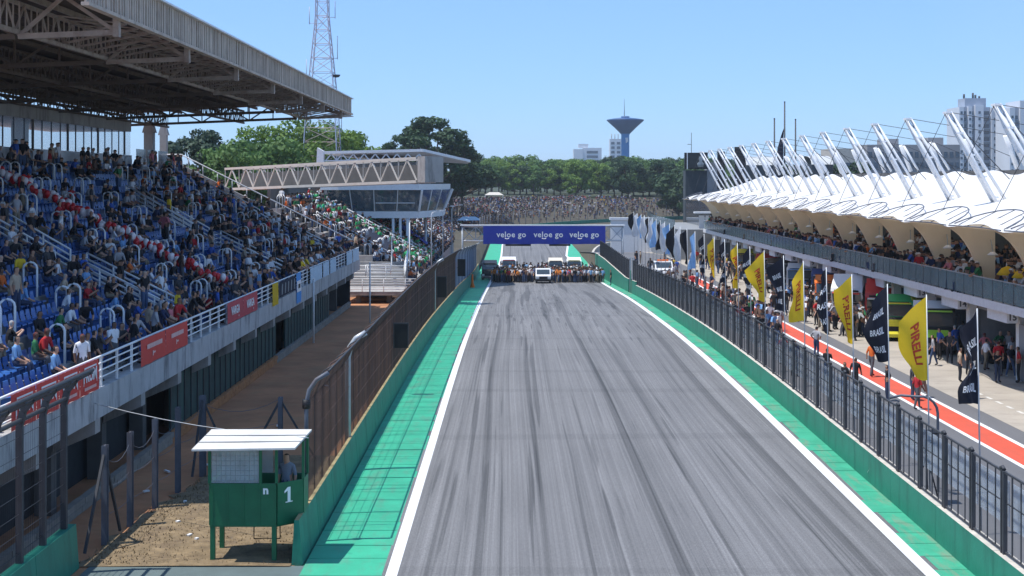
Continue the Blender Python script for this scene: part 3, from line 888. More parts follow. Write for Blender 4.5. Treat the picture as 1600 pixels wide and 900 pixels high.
# bent pipe and camera rig beside the fence
b = MB(); pts = [(12.35, 44.2, 2.95), (12.7, 44.1, 3.05)] + [(13.2 + 0.55 * math.sin(a), 43.6, 2.55 + 0.55 * math.cos(a)) for a in np.linspace(-0.2, 1.57, 6)] + [(13.76, 43.6, 0.0)]
b.tube(pts, 0.045, 6)
tag(b.build('bent_pipe', 'steel_post'), 'grey pipe bent over like a crook beside the pit fence', 'pipe')
cr = thing('camera_tripod', 'small camera on a tripod behind the near pit fence', 'camera', (12.9, 42.0, 0))
for a in (0.3, 2.4, 4.5):
    b = MB(); b.tube([(12.9 + .45 * math.cos(a), 42 + .45 * math.sin(a), 0.01), (12.9, 42, 1.55)], 0.025, 5); b.build('leg', 'black', cr)
b = MB(); b.box(12.7, 13.1, 41.8, 42.25, 1.6, 1.95); b.box(12.82, 12.98, 41.6, 41.8, 1.68, 1.86); b.build('camera_body', 'black', cr)
b = MB(); b.box(12.55, 13.2, 41.75, 42.3, 2.2, 2.26); b.tube([(12.9, 42, 1.96), (12.9, 42, 2.2)], 0.02, 5); b.build('sun_hood', 'black', cr)
# scuff of white paint on the wall face
b = MB()
b.tube([(0, -0.5, 0.15), (0, -0.2, 0.32), (0, 0.15, 0.2), (0, 0.25, -0.1), (0, 0.5, -0.25)], 0.035, 4); b.tube([(0, 0.3, 0.3), (0, 0.0, 0.0), (0, 0.1, -0.32)], 0.03, 4)
sp = MB(); sp.v = [(XR(44.3) + 1.262 + v[0] * 0.05, 44.3 + v[1], 0.62 + v[2]) for v in b.v]; sp.f = b.f; sp.m = b.m; sp.sm = b.sm
sp.build('sprayed_mark', 'tarmac_mark', pw)
# ================================================================ people: posed figures grown from skeletons
def person_mesh(pose, sub=1, name='body'):
    """one continuous figure facing +X, feet at z=0 (seated: seat height 0.42)"""
    J = {}
    def j(n, p, r): J[n] = (Vector(p), r)
    sit = pose.startswith('sit')
    if sit:
        lean = {'sit': 0.04, 'sit_lean': 0.22, 'sit_phone': 0.10}[pose]
        j('pelvis', (0, 0, .53), .135); j('spine', (lean * .4, 0, .72), .125); j('chest', (lean, 0, .92), .145)
        dz, cx = -.43, lean
    else:
        bend = {'stand': 0.0, 'walk': 0.03, 'phone': 0.0, 'lean': 0.16, 'arms_up': 0.0, 'akimbo': 0.0}[pose]
        j('pelvis', (0, 0, .95), .13); j('spine', (bend * .4, 0, 1.15), .12); j('chest', (bend, 0, 1.35), .145)
        dz, cx = 0.0, bend
    j('neck', (cx + .01, 0, 1.49 + dz), .06); j('head0', (cx + .025, 0, 1.57 + dz), .078); j('head1', (cx + .035, 0, 1.655 + dz), .098); j('head2', (cx + .02, 0, 1.735 + dz), .055)
    for s, n in ((1, 'l'), (-1, 'r')):
        j('sh' + n, (cx, s * .185, 1.405 + dz), .068)
        if pose == 'phone' or pose == 'sit_phone':
            el, wr, ha = (cx + .14, s * .22, 1.20 + dz), (cx + .34, s * .10, 1.36 + dz), (cx + .39, s * .07, 1.42 + dz)
        elif pose == 'arms_up':
            el, wr, ha = (cx + .05, s * .30, 1.62 + dz), (cx + .08, s * .26, 1.88 + dz), (cx + .10, s * .24, 1.97 + dz)
        elif pose == 'akimbo':
            el, wr, ha = (cx - .06, s * .36, 1.20 + dz), (cx + .05, s * .22, 1.02 + dz), (cx + .08, s * .17, 0.98 + dz)
        elif pose == 'lean':
            el, wr, ha = (cx + .15, s * .26, 1.16 + dz), (cx + .36, s * .22, 1.06 + dz), (cx + .44, s * .2, 1.05 + dz)
        elif sit:
            el, wr, ha = (cx + .06, s * .25, 1.13 + dz), (cx + .26, s * .16, 1.02 + dz), (cx + .34, s * .12, 1.0 + dz)
        else:
            sw = .14 * s if pose == 'walk' else 0
            el, wr, ha = (cx - .02 - sw * .5, s * .245, 1.15), (cx + .05 - sw, s * .25, .92), (cx + .08 - sw * 1.2, s * .245, .83)
        j('el' + n, el, .05); j('wr' + n, wr, .036); j('ha' + n, ha, .043)
        if sit:
            j('hip' + n, (.06, s * .10, .53), .105); j('kn' + n, (.43, s * .13, .52), .075); j('an' + n, (.42 + .03 * s, s * .12, .10), .05); j('to' + n, (.57, s * .13, .045), .045)
        else:
            st = .20 * s if pose == 'walk' else 0
            j('hip' + n, (0, s * .09, .90), .10); j('kn' + n, (.03 + st * .6, s * .10, .49), .072); j('an' + n, (-.01 + st, s * .10 + (.02 * s), .09), .05); j('to' + n, (.14 + st, s * .12, .045), .045)
    E = [('pelvis', 'spine', 's'), ('spine', 'chest', 's'), ('chest', 'neck', 's'), ('neck', 'head0', 'k'), ('head0', 'head1', 'k'), ('head1', 'head2', 'k')]
    for n in 'lr':
        E += [('chest', 'sh' + n, 's'), ('sh' + n, 'el' + n, 's'), ('el' + n, 'wr' + n, 'k'), ('wr' + n, 'ha' + n, 'k'),
              ('pelvis', 'hip' + n, 'p'), ('hip' + n, 'kn' + n, 'p'), ('kn' + n, 'an' + n, 'p'), ('an' + n, 'to' + n, 'h')]
    keys = list(J)
    me = bpy.data.meshes.new('skeleton')
    me.from_pydata([tuple(J[k][0]) for k in keys], [(keys.index(a), keys.index(b)) for a, b, c in E], [])
    ob = bpy.data.objects.new('skeleton', me); COL.objects.link(ob)
    sk = ob.modifiers.new('skin', 'SKIN')
    for i, k in enumerate(keys):
        me.skin_vertices[0].data[i].radius = (J[k][1], J[k][1])
        me.skin_vertices[0].data[i].use_root = (k == 'pelvis')
    if sub:
        ss = ob.modifiers.new('sub', 'SUBSURF'); ss.levels = sub; ss.render_levels = sub
    dg = bpy.context.evaluated_depsgraph_get()
    out = bpy.data.meshes.new_from_object(ob.evaluated_get(dg))
    bpy.data.objects.remove(ob)
    out.name = name
    out.materials.clear()
    for m in ('shirt', 'trousers', 'skin', 'hair'): out.materials.append(M[m])
    seg = [(J[a][0], J[b][0], c, a) for a, b, c in E]
    h1 = J['head1'][0]
    for p in out.polygons:
        c = p.center
        best, tg, src = 9, 's', ''
        for a, b, tname, nm in seg:
            d = b - a
            u = max(0, min(1, (c - a).dot(d) / d.length_squared))
            dist = (a + d * u - c).length
            if dist < best: best, tg, src = dist, tname, nm
        if src == 'el' + src[-1:] or tg == 'k':
            mi = 2
            if src in ('head0', 'head1') and (c.z > h1.z + .035 or (c.x < h1.x - .02 and c.z > h1.z - .07)): mi = 3
        else: mi = {'s': 0, 'p': 1, 'h': 3}[tg]
        p.material_index = mi
        p.use_smooth = True
    return out

POSES = ['stand', 'walk', 'phone', 'lean', 'akimbo', 'arms_up', 'sit', 'sit_lean', 'sit_phone']
HI = {p: person_mesh(p, 1) for p in POSES}
LO = {p: person_mesh(p, 0) for p in ('stand', 'walk', 'lean', 'akimbo', 'sit', 'sit_lean')}
SHIRTS = [('black', (0.012, 0.012, 0.015), 48), ('dark grey', (0.05, 0.05, 0.055), 13), ('white', (0.68, 0.68, 0.70), 17), ('navy', (0.015, 0.025, 0.075), 10), ('red', (0.42, 0.02, 0.025), 6),
          ('light blue', (0.16, 0.32, 0.55), 7), ('blue', (0.03, 0.09, 0.36), 5), ('pale grey', (0.33, 0.33, 0.35), 8), ('green', (0.03, 0.16, 0.06), 3), ('orange', (0.62, 0.13, 0.02), 1),
          ('pink', (0.55, 0.17, 0.19), 2), ('yellow', (0.70, 0.48, 0.03), 1), ('beige', (0.42, 0.33, 0.24), 4), ('brown', (0.12, 0.065, 0.045), 3)]
def pick_shirt(r=random):
    k = r.choices(range(len(SHIRTS)), [s[2] for s in SHIRTS])[0]
    return SHIRTS[k][0], SHIRTS[k][1]

def person(pose, loc, rotz, shirt, label, group, scale=None):
    o = inst('person', HI[pose], None, loc, rotz, scale or random.uniform(0.93, 1.06), shirt)
    return tag(o, label, 'person', group)

def crowd_object(name, items, label, parent=None):
    """many small figures as one mass: items are (pose, (x,y,z), rotz, scale, shirt rgb)"""
    arr = {}
    for p, me in LO.items():
        v = np.empty(len(me.vertices) * 3); me.vertices.foreach_get('co', v); v = v.reshape(-1, 3)
        fc = [list(q.vertices) for q in me.polygons]
        mi = np.array([q.material_index for q in me.polygons])
        arr[p] = (v, fc, mi)
    TR = np.array([(0.02, 0.022, 0.03), (0.035, 0.06, 0.13), (0.016, 0.016, 0.018), (0.07, 0.11, 0.2), (0.22, 0.18, 0.13), (0.10, 0.10, 0.11)])
    SK = np.array([(0.48, 0.27, 0.18), (0.36, 0.19, 0.12), (0.22, 0.115, 0.07), (0.52, 0.31, 0.22)])
    HA = np.array([(0.012, 0.010, 0.010), (0.03, 0.018, 0.012), (0.06, 0.035, 0.018), (0.5, 0.5, 0.5), (0.012, 0.012, 0.016), (0.03, 0.02, 0.02)])
    V, Fs, C, o = [], [], [], 0
    for pose, loc, rz, sc, rgb in items:
        v, fc, mi = arr[pose]
        c, s = math.cos(rz) * sc, math.sin(rz) * sc
        w = np.stack([v[:, 0] * c - v[:, 1] * s + loc[0], v[:, 0] * s + v[:, 1] * c + loc[1], v[:, 2] * sc + loc[2]], 1)
        V.append(w)
        pal = np.array([rgb, TR[random.randrange(6)], SK[random.randrange(4)], HA[random.randrange(6)]])
        for f, m in zip(fc, mi):
            Fs.append([i + o for i in f]); C.append((len(f), m, pal[m]))
        o += len(v)
    me = bpy.data.meshes.new(name)
    me.from_pydata(np.concatenate(V).tolist(), [], Fs)
    at = me.color_attributes.new('col', 'FLOAT_COLOR', 'CORNER')
    cols = np.concatenate([np.repeat(np.append(c, 1.0)[None], n, 0) for n, m, c in C]).astype(np.float32)
    at.data.foreach_set('color', cols.ravel())
    me.materials.append(M['crowd'])
    ob = bpy.data.objects.new(name, me); COL.objects.link(ob)
    return tag(ob, label, 'crowd', kind='stuff')

# ================================================================ left grandstand
GX = -12.6                      # front beam
NR, RUN, RISE = 18, 0.80, 0.40
Y0, Y1 = 28.0, 110.0
row_x = lambda i: -13.5 - RUN * i          # front edge of row i
row_z = lambda i: 3.80 + RISE * i
gs = thing('grandstand', 'large concrete grandstand with blue seats and rusty steel roof on the left', 'grandstand', (-20, 70, 0))
# front beam in precast lengths
y = Y0
while y < Y1 - 0.1:
    d = min(4.0, Y1 - y)
    b = MB(); b.box(GX, GX - 0.35, y, y + d - 0.03, 2.88, 3.76); b.build('front_beam', 'beam_concrete', gs)
    y += d
b = MB(); b.box(GX - 0.352, row_x(0) - 0.002, Y0, Y1, 3.5, 3.72); b.build('front_walkway', 'step_concrete', gs)
for i in range(NR):
    b = MB(); b.box(row_x(i), row_x(i) - RUN - (1.3 if i == NR - 1 else 0) + 0.002, Y0, Y1, row_z(i) - 0.62, row_z(i))
    b.build('terrace_step', 'step_concrete', gs)
# raking end wall
b = MB(); b.prism([(GX - 0.4, 2.9), (GX - 0.4, 4.35), (row_x(0), 4.55), (-27.3, 11.5), (-29.2, 11.5), (-29.2, 2.9)], 'y', Y1 + 0.002, Y1 + 0.35); b.build('end_wall', 'concrete', gs)
b = MB(); b.tube([(row_x(0) + .2, Y1 + 0.17, 5.3), (-27.3, Y1 + 0.17, 12.3), (-29, Y1 + 0.17, 12.3)], 0.05, 6)
for i in range(12):
    x = row_x(0) - i * 1.2; z = 4.55 + (row_x(0) - x) * .503
    b.tube([(x, Y1 + .17, z - .05), (x, Y1 + .17, z + .86)], 0.035, 5)
b.build('end_rail', 'white_rail', gs)
# brackets and columns below the beam
for i, y in enumerate(np.arange(30.5, 110, 5.0)):
    b = MB(); b.prism([(GX - 0.02, 2.878), (GX - 0.02, 2.45), (-13.9, 1.9), (-13.9, 2.878)], 'y', y, y + 0.5); b.build('bracket', 'concrete', gs)
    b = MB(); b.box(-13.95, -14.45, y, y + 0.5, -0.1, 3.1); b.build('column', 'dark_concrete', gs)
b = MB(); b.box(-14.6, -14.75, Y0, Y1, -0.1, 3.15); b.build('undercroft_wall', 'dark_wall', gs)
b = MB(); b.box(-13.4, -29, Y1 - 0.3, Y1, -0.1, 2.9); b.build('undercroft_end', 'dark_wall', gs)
for (ya, yb) in ((52.0, 74.0), (78, 96)):
    y = ya
    while y < yb:
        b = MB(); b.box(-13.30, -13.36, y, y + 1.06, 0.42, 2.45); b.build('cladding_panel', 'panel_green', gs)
        b = MB(); b.box(-13.26, -13.298, y - 0.02, y + 0.03, 0.4, 2.5); b.build('cladding_batten', 'dark_post', gs)
        y += 1.1
# brick plinth, course by course
bk = MB(); bk.box(-0.12, 0.12, -0.29, 0.29, -0.095, 0.095); bme = {'brick': bk.mesh('brick', 'brick'), 'block': bk.mesh('block', 'block')}
y = 34.0
while y < 108:
    kind = 'brick' if 51.5 < y < 74.5 else 'block'
    for c in range(2):
        inst(kind, bme[kind], gs, (-13.25 + random.uniform(-.012, .012), y + 0.3 * (c % 2), 0.09 + 0.2 * c))
    y += 0.6
# front railing
rl = thing('front_railing', 'white tube railing along the front edge of the blue seat grandstand', 'railing', (GX, 70, 3.76))
ZR = 3.76
for hh in (0.28, 0.50, 0.72, 0.93):
    b = MB(); b.tube([(GX - 0.12, Y0, ZR + hh), (GX - 0.12, Y1, ZR + hh)], 0.026 if hh < 0.9 else 0.038, 6); b.build('rail', 'white_rail', rl)
for y in np.arange(28.2, 110.1, 1.65):
    b = MB(); b.box(GX - 0.155, GX - 0.085, y - 0.035, y + 0.035, ZR - 0.25, ZR + 0.92); b.build('post', 'white_rail', rl)
# vomitory stairs: straight multi-rail balustrades running down the rake
STAIRS = [30.5, 56.0, 82.0, 104.5]
for ys_ in STAIRS:
    for (xa, xb) in ((-23.4, -18.8), (-18.1, -13.6)):
        for dy in (-0.95, 0.95):
            b = MB()
            za = row_z(int((-13.5 - xa) / RUN)) ; zb = row_z(max(0, int((-13.5 - xb) / RUN)))
            for hh in (0.30, 0.55, 0.80, 1.05):
                b.tube([(xa, ys_ + dy, za + hh + .2), (xb, ys_ + dy, zb + hh - 0.05)], 0.042, 5)
            for k in range(5):
                s = k / 4
                x = xa + (xb - xa) * s; z = za + (zb - za) * s
                b.tube([(x, ys_ + dy, z - 0.3 - .25 * s), (x, ys_ + dy, z + 1.25 - .25 * s)], 0.042, 5)
            b.build('stair_rail', 'white_rail', gs)
        b = MB()
        for hh in (0.30, 0.55, 0.80, 1.05): b.tube([(xa, ys_ - .95, za + hh), (xa, ys_ + .95, za + hh)], 0.028, 5)
        b.build('landing_rail', 'white_rail', gs)
    for i in range(22):        # the stair itself, steeper half steps
        x = -13.5 - 0.4 * i
        b = MB(); b.box(x, x - 0.4 + .002, ys_ - 0.9, ys_ + 0.9, row_z(i // 2) - 0.05, row_z(i // 2) + 0.004 + (0.2 if i % 2 else 0)); b.build('stair_tread', 'step_concrete', gs)
# aisle handrail hoops
AISLES = [36.0, 42.5, 49.0, 62.5, 69.0, 75.5, 88.5, 95.0, 100.0]
b = MB(); b.tube([(-0.25, 0, 0.0), (-0.25, 0, 1.05)] + [(0.25 * math.cos(a), 0, 1.05 + 0.25 * math.sin(a)) for a in np.linspace(math.pi, 0, 7)] + [(0.25, 0, 1.05), (0.25, 0, -0.4)], 0.04, 6)
hoop = b.mesh('handrail_hoop', 'white_rail')
for ya in AISLES:
    for i in range(1, NR, 2):
        for dy in (-0.6, 0.6):
            if random.random() < 0.94:
                inst('handrail_hoop', hoop, gs, (row_x(i) - 0.35, ya + dy, row_z(i)), rotz=random.uniform(-.04, .04))
# seats
sb = MB()
sb.grid([[(-0.20, -0.21, 0.40), (-0.20, 0.21, 0.40)], [(-0.02, -0.215, 0.37), (-0.02, 0.215, 0.37)], [(0.20, -0.20, 0.41), (0.20, 0.20, 0.41)], [(0.22, -0.19, 0.36), (0.22, 0.19, 0.36)]])
sb.grid([[(-0.20, -0.21, 0.40), (-0.20, 0.21, 0.40)], [(-0.25, -0.21, 0.58), (-0.25, 0.21, 0.58)], [(-0.27, -0.17, 0.75), (-0.27, 0.17, 0.75)], [(-0.31, -0.16, 0.74), (-0.31, 0.16, 0.74)], [(-0.29, -0.2, 0.56), (-0.29, 0.2, 0.56)]])
sb.box(-0.18, 0.16, -0.03, 0.03, 0.0, 0.37)
seat_me = sb.mesh('seat', 'seat_blue')
def vis(x, y, m=0): return 803 + x * F / y > -20 - m
blocked = lambda y: any(abs(y - s) < 1.05 for s in STAIRS) or any(abs(y - a) < 0.62 for a in AISLES)
seats = []
for i in range(NR):
    y = Y0 + 0.4
    while y < Y1 - 0.3:
        if not blocked(y) and vis(row_x(i), y, 260): seats.append((row_x(i) - 0.33, y, row_z(i), i))
        y += 0.52
# who sits where
def occ(i, y):
    if y < 40: return 0.2 if i > 4 else 0.3
    if y < 49: return 0.30 if i < 12 else 0.3
    if y < 66: return lerp([(0, .50), (3, .55), (8, .55), (10, .34), (13, .15), (15, .15), (17, .72)], i)
    if y < 80: return lerp([(0, .35), (3, .52), (6, .42), (9, .25), (14, .16), (16, .25), (17, .65)], i)
    if y < 88: return lerp([(0, .5), (4, .4), (8, .32), (13, .2), (17, .5)], i)
    return lerp([(0, .7), (5, .55), (9, .4), (13, .28), (17, .5)], i)
taken, free = [], []
for s in seats: (taken if random.random() < occ(s[3], s[1]) * 0.74 else free).append(s)
# the seats that show largest are single parts, the others one mass
allseats = sorted(free + taken, key=lambda s: s[1])
freeset = sorted(free, key=lambda s: (not vis(s[0], s[1]), s[1]))
for s in freeset[:300]:
    inst('seat', seat_me, gs, (s[0], s[1], s[2]), rotz=random.uniform(-.03, .03))
rest = freeset[300:] + taken
sv = np.array([v.co for v in seat_me.vertices]); sf_ = [list(p.vertices) for p in seat_me.polygons]
b = MB()
for s in rest: b.add([(v[0] + s[0], v[1] + s[1], v[2] + s[2]) for v in sv], sf_)
o = b.build('seat_rows', 'seat_blue', gs, fix=False); o['kind'] = 'stuff'; o['label'] = 'remaining rows of blue plastic seats'

# spectators
def near_what(y):
    for lim, w in ((41.5, 'behind the bright red banners'), (45.2, 'between the red banners'), (53, 'behind the orange-red banners'), (58.5, 'left of the dark red banner'),
                   (67.5, 'behind the dark red banner'), (73, 'near the yellow cloth'), (82, 'left of the white pole'), (200, 'above the pale blue banners')):
        if y < lim: return w
def band(i):
    return 'front rows' if i < 4 else ('lower middle rows' if i < 9 else ('upper middle rows' if i < 14 else 'top rows'))
cand = sorted(taken, key=lambda s: (not vis(s[0], s[1]), s[1]))
crowd_items = []
for k, s in enumerate(cand):
    sh, rgb = pick_shirt()
    if k < 165:
        st = random.random() < 0.10
        pose = random.choice(['stand', 'phone', 'akimbo']) if st else random.choice(['sit', 'sit_lean', 'sit_lean', 'sit_phone'])
        x = s[0] + (0.32 if st else 0.02)
        person(pose, (x, s[1] + random.uniform(-.06, .06), s[2]), random.gauss(0.0, 0.35), rgb,
               '%s spectator in %s, %s row, %s' % ({'stand': 'standing', 'phone': 'standing filming', 'akimbo': 'hands-on-hips', 'sit': 'upright seated', 'sit_lean': 'forward-leaning seated', 'sit_phone': 'seated filming'}[pose], sh, ordinal(s[3]), near_what(s[1])), 'spectators on the left grandstand')
    else:
        st = random.random() < (0.5 if s[3] == NR - 1 else 0.10)
        crowd_items.append((random.choice(['stand', 'akimbo']) if st else random.choice(['sit', 'sit_lean']), (s[0] + (0.3 if st else 0.02), s[1], s[2]), random.gauss(0, .35), random.uniform(.93, 1.06), rgb))
# people leaning on the front railing and on the stairs
for y in np.arange(41, 108, 0.55):
    if random.random() < lerp([(41, .5), (50, .6), (56, .35), (62, .3), (80, .35), (90, .8), (108, .8)], y):
        sh, rgb = pick_shirt()
        x = GX - 0.55 - random.uniform(0, .25)
        if y < 62:
            ps = random.choice(['lean', 'stand', 'phone', 'walk'])
            person(ps, (x, y, 3.72), random.gauss(0, .5), rgb,
                   'spectator in %s %s on the front walkway %s' % (sh, {'lean': 'leaning over', 'stand': 'standing', 'phone': 'filming', 'walk': 'walking'}[ps], near_what(y)), 'spectators along the front railing')
        else: crowd_items.append((random.choice(['lean', 'stand']), (x, y, 3.72), random.gauss(0, .5), random.uniform(.95, 1.05), rgb))
for ys_ in STAIRS[1:]:
    for i in range(9):
        sh, rgb = pick_shirt(); r_ = random.randrange(0, 12)
        crowd_items.append((random.choice(['walk', 'stand']), (row_x(r_) - .4, ys_ + random.uniform(-.5, .5), row_z(r_) + .1), random.choice([0, math.pi]), 1.0, rgb))
crowd_object('grandstand_crowd', crowd_items, 'distant spectators filling the far rows of the blue seat grandstand')

# balloon garland down the aisle
bg_ = thing('balloon_garland', 'long garland of red and white balloons draped down the grandstand aisle', 'balloons', (-19, 65, 7))
bl = MB(); bl.lathe([(0.0, -0.17), (0.05, -0.15), (0.10, -0.07), (0.125, 0.02), (0.10, 0.10), (0.05, 0.14), (0.0, 0.15)], 0, 0, 8)
bme = {c: bl.mesh('balloon', c) for c in ('balloon_red', 'balloon_white')}
n = 0
for s in np.linspace(0, 1, 74):
    x = -14.2 - 11.3 * s
    z = 3.80 + RISE * ((-13.5 - x) / RUN) + 1.15 - 0.22 * abs(math.sin(s * math.pi * 7))
    for k in range(3):
        c = 'balloon_red' if (int(s * 37) + (k == 0)) % 2 else 'balloon_white'
        inst('balloon', bme[c], bg_, (x + random.uniform(-.14, .14), 65.4 + random.uniform(-.22, .22), z + random.uniform(-.12, .16)), rotz=random.uniform(0, 6), scale=random.uniform(1.0, 1.4))
        n += 1

# banners hung on the railing
def banner(y0, y1, m, label, z0=3.80, z1=4.72):
    th = thing('banner', label, 'banner', (GX + 0.03, (y0 + y1) / 2, z0), 'banners on the grandstand railing')
    b = MB(); n = 10
    rows = []
    for k in range(n + 1):
        y = y0 + (y1 - y0) * k / n
        w = 0.012 * math.sin(k * 2.1)
        rows.append([(GX + 0.03 + w, y, z0 + 0.01 * math.sin(k * 1.3)), (GX + 0.035 + w * .5, y, (z0 + z1) / 2), (GX + 0.02, y, z1 - 0.015 * abs(math.sin(k * 1.57)))])
    b.grid(rows)
    b.build('cloth', m, th)
    return th
frum = text_mesh('FRUM', 0.50, 'print_white', 0.014)
for k in range(4):
    y0 = 33.6 + k * 1.78
    th = banner(y0, y0 + 1.74, 'banner_red', '%s of the four bright red banners reading FRUM at the lower left' % ORD[k])
    place_text('lettering', frum, th, (GX + 0.055, y0 + 0.87, 4.32), (0, 1, 0), (0, 0, 1))
    b = MB()
    for a, c, d, e in ((-.55, -.62, .08, .12), (.55, .62, .08, .12)):
        b.add([(GX + .06, y0 + .87 + a, 4.55), (GX + .06, y0 + .87 + a * 1.16, 4.08), (GX + .06, y0 + .87 + a * 1.08, 4.08), (GX + .06, y0 + .87 + a * .92, 4.55)], [(0, 1, 2, 3)])
    b.add([(GX + .06, y0 + .3, 4.56), (GX + .06, y0 + 1.44, 4.56), (GX + .06, y0 + 1.44, 4.61), (GX + .06, y0 + .3, 4.61)], [(0, 1, 2, 3)])
    b.build('printed_frame', 'print_white', th)
    b = MB()
    yy = y0 + .35
    while yy < y0 + 1.4:
        w = random.uniform(.05, .10)
        b.add([(GX + .055, yy, 3.92), (GX + .055, yy + w, 3.92), (GX + .055, yy + w, 4.01), (GX + .055, yy, 4.01)], [(0, 1, 2, 3)]); yy += w + .02
    b.build('small_print', 'print_pink', th)
for k in range(2):
    y0 = 45.3 + k * 3.25
    th = banner(y0, y0 + 3.2, 'banner_red', '%s panel of the orange-red banner pair with a pale block of print' % ('left' if k == 0 else 'right'))
    b = MB(); yy = y0 + .7
    while yy < y0 + 2.5:
        w = random.uniform(.10, .18)
        b.add([(GX + .055, yy, 4.32), (GX + .055, yy + w, 4.32), (GX + .055, yy + w, 4.48), (GX + .055, yy, 4.48)], [(0, 1, 2, 3)]); yy += w + .025
    b.add([(GX + .055, y0 + 1.4, 4.02), (GX + .055, y0 + 1.5, 4.02), (GX + .055, y0 + 1.5, 4.2), (GX + .055, y0 + 1.4, 4.2)], [(0, 1, 2, 3)])
    b.add([(GX + .055, y0 + 1.5, 4.1), (GX + .055, y0 + 1.75, 4.1), (GX + .055, y0 + 1.75, 4.16), (GX + .055, y0 + 1.5, 4.16)], [(0, 1, 2, 3)])
    b.build('small_print', 'print_pink', th)
varga = text_mesh('VARGA', 0.52, 'print_white', 0.014)
for k in range(2):
    y0 = 59.0 + k * 3.45
    th = banner(y0, y0 + 3.4, 'banner_dark_red', '%s panel of the dark red banner in the middle of the railing' % ('left' if k == 0 else 'right'))
    o = place_text('lettering', varga, th, (GX + 0.055, y0 + 1.6, 4.28), (0, 1, 0.0), (0, 0, 1)); o.scale = (1.05, 1, 1)
    b = MB(); b.lathe([(0, -.07), (.07, 0), (0, .07)], 0, 0, 6); bb = MB(); bb.v = [(GX + .05 + 0.01 * v[0], y0 + 2.35 + v[1], 3.97 + v[2]) for v in b.v]; bb.f = b.f; bb.m = b.m; bb.sm = b.sm; bb.build('printed_dot', 'print_white', th)
th = banner(70.0, 71.7, 'flag_yellow', 'yellow cloth hung over the railing beside the dark printed banner', 3.55, 4.72)
th = banner(72.0, 77.4, 'navy_cover', 'long dark banner with pale figures next to the yellow cloth', 3.85, 4.68)
b = MB()
for k in range(5):
    y = 72.6 + k
    b.add([(GX + .055, y, 3.95), (GX + .055, y + .35, 3.95), (GX + .055, y + .45, 4.5), (GX + .055, y + .1, 4.55)], [(0, 1, 2, 3)])
b.build('printed_figures', 'grey_sheet', th)
th = banner(77.7, 79.4, 'print_blue', 'narrow blue and white flag hanging below the railing', 3.0, 4.75)
b = MB(); b.box(GX + .05, GX + .06, 77.75, 79.3, 3.65, 4.3); b.build('white_field', 'print_white', th)
b = MB(); b.box(GX + .065, GX + .07, 78.2, 78.9, 3.85, 4.1); b.build('dark_emblem', 'black', th)
mat('banner_pale', (0.45, 0.58, 0.68), 0.7, var=0.12, scale=2)
for k, (ya, yb) in enumerate(((83.0, 88.0), (88.6, 91.4), (92.0, 95.0), (101.0, 104.5), (105, 109))):
    banner(ya, yb, 'banner_pale', '%s pale blue banner on the far end of the white railing' % ORD[k], 3.75, 4.70)

# ---------------------------------------------------------------- press box behind the top rows
pb = thing('press_box', 'long glazed press box under the roof behind the top rows', 'building', (-29, 80, 11))
b = MB(); b.box(-28.0, -34, 40, 98.5, 11.25, 12.0); b.build('floor_band', 'white_metal', pb)
b = MB(); b.box(-28.05, -34, 40, 98.5, 13.72, 14.5); b.build('roof_band', 'concrete', pb)
b = MB(); b.box(-31.0, -31.2, 40, 98.5, 9.5, 11.24); b.build('rear_wall', 'concrete', pb)
y = 60.0; k = 0
while y < 98.0:
    d = 1.62 if k % 4 != 3 else 1.3
    b = MB(); b.box(-28.12, -28.15, y + 0.05, y + d - 0.05, 12.02, 13.70); b.build('window_pane', 'window_pale', pb)
    b = MB(); b.box(-28.10, -28.16, y - 0.045, y + 0.045, 12.01, 13.71); b.build('mullion', 'dark_post', pb)
    if k % 4 == 0:
        b = MB(); b.box(-28.06, -28.098, y - 0.12, y + 0.12, 12.01, 13.71); b.build('pier', 'dark_concrete', pb)
    y += d; k += 1
for y in np.arange(60, 98, 6.0):
    b = MB(); b.box(-28.2, -28.6, y, y + 0.4, 9.6, 11.24); b.build('column', 'dark_concrete', pb)
    b = MB(); b.box(-29.0, -29.05, y + 0.5, y + 5.8, 10.35, 11.1); b.build('rear_panel', 'white_metal', pb)
b = MB(); b.box(-27.9, -34, 99.5, 108.5, 10.66, 10.9)
b.build('end_landing', 'concrete', pb)
for y0 in (99.6, 102.6, 105.8):
    b = MB(); b.box(-27.98, -28.0, y0, y0 + 2.6, 11.0, 12.5); b.build('glass_screen', 'balustrade_glass', pb)

# ---------------------------------------------------------------- roof
rf = thing('stand_roof', 'rusty steel trussed grandstand roof with corrugated fascia', 'roof', (-22, 70, 15))
RX0, RX1 = -13.0, -31.0
YR0, YR1 = 40.5, 107.0
roof_z = lambda x: 16.55 + (x - RX0) * 0.055
# corrugated sheets
b = MB()
n = int((YR1 - YR0) / 0.25)
prof = []
for i in range(n + 1):
    y = YR0 + i * 0.25
    dz = 0.0 if i % 2 else 0.07
    prof.append([(x, y, roof_z(x) + dz - (0.12 if x < -13 else 0)) for x in (RX0, -13.3, -19, -25, RX1)])
b.grid(prof, 0, False)
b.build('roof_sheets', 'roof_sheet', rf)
sl_ = MB(); sl_.box(0, 0.07, -0.085, 0.085, 15.50, 16.62); slat_me = sl_.mesh('fascia_slat', 'fascia_sheet')
for y in np.arange(YR0 + .15, YR1, 0.29): inst('fascia_slat', slat_me, rf, (RX0 + random.uniform(0, .03), y, 0), rotz=random.uniform(-.05, .05))
b = MB(); b.box(RX0 - 0.14, RX0 - 0.02, YR0, YR1, 16.0, 16.08); b.build('fascia_mid_rail', 'truss_dark', rf)
b = MB(); b.box(RX0 - 0.1, RX0 + 0.24, YR0, YR1, 16.63, 16.70); b.build('ridge_flashing', 'white_metal', rf)
b = MB(); b.box(RX0 - 0.05, RX0 + 0.20, YR0, YR1, 15.38, 15.49); b.build('fascia_rail', 'fascia_sheet', rf)
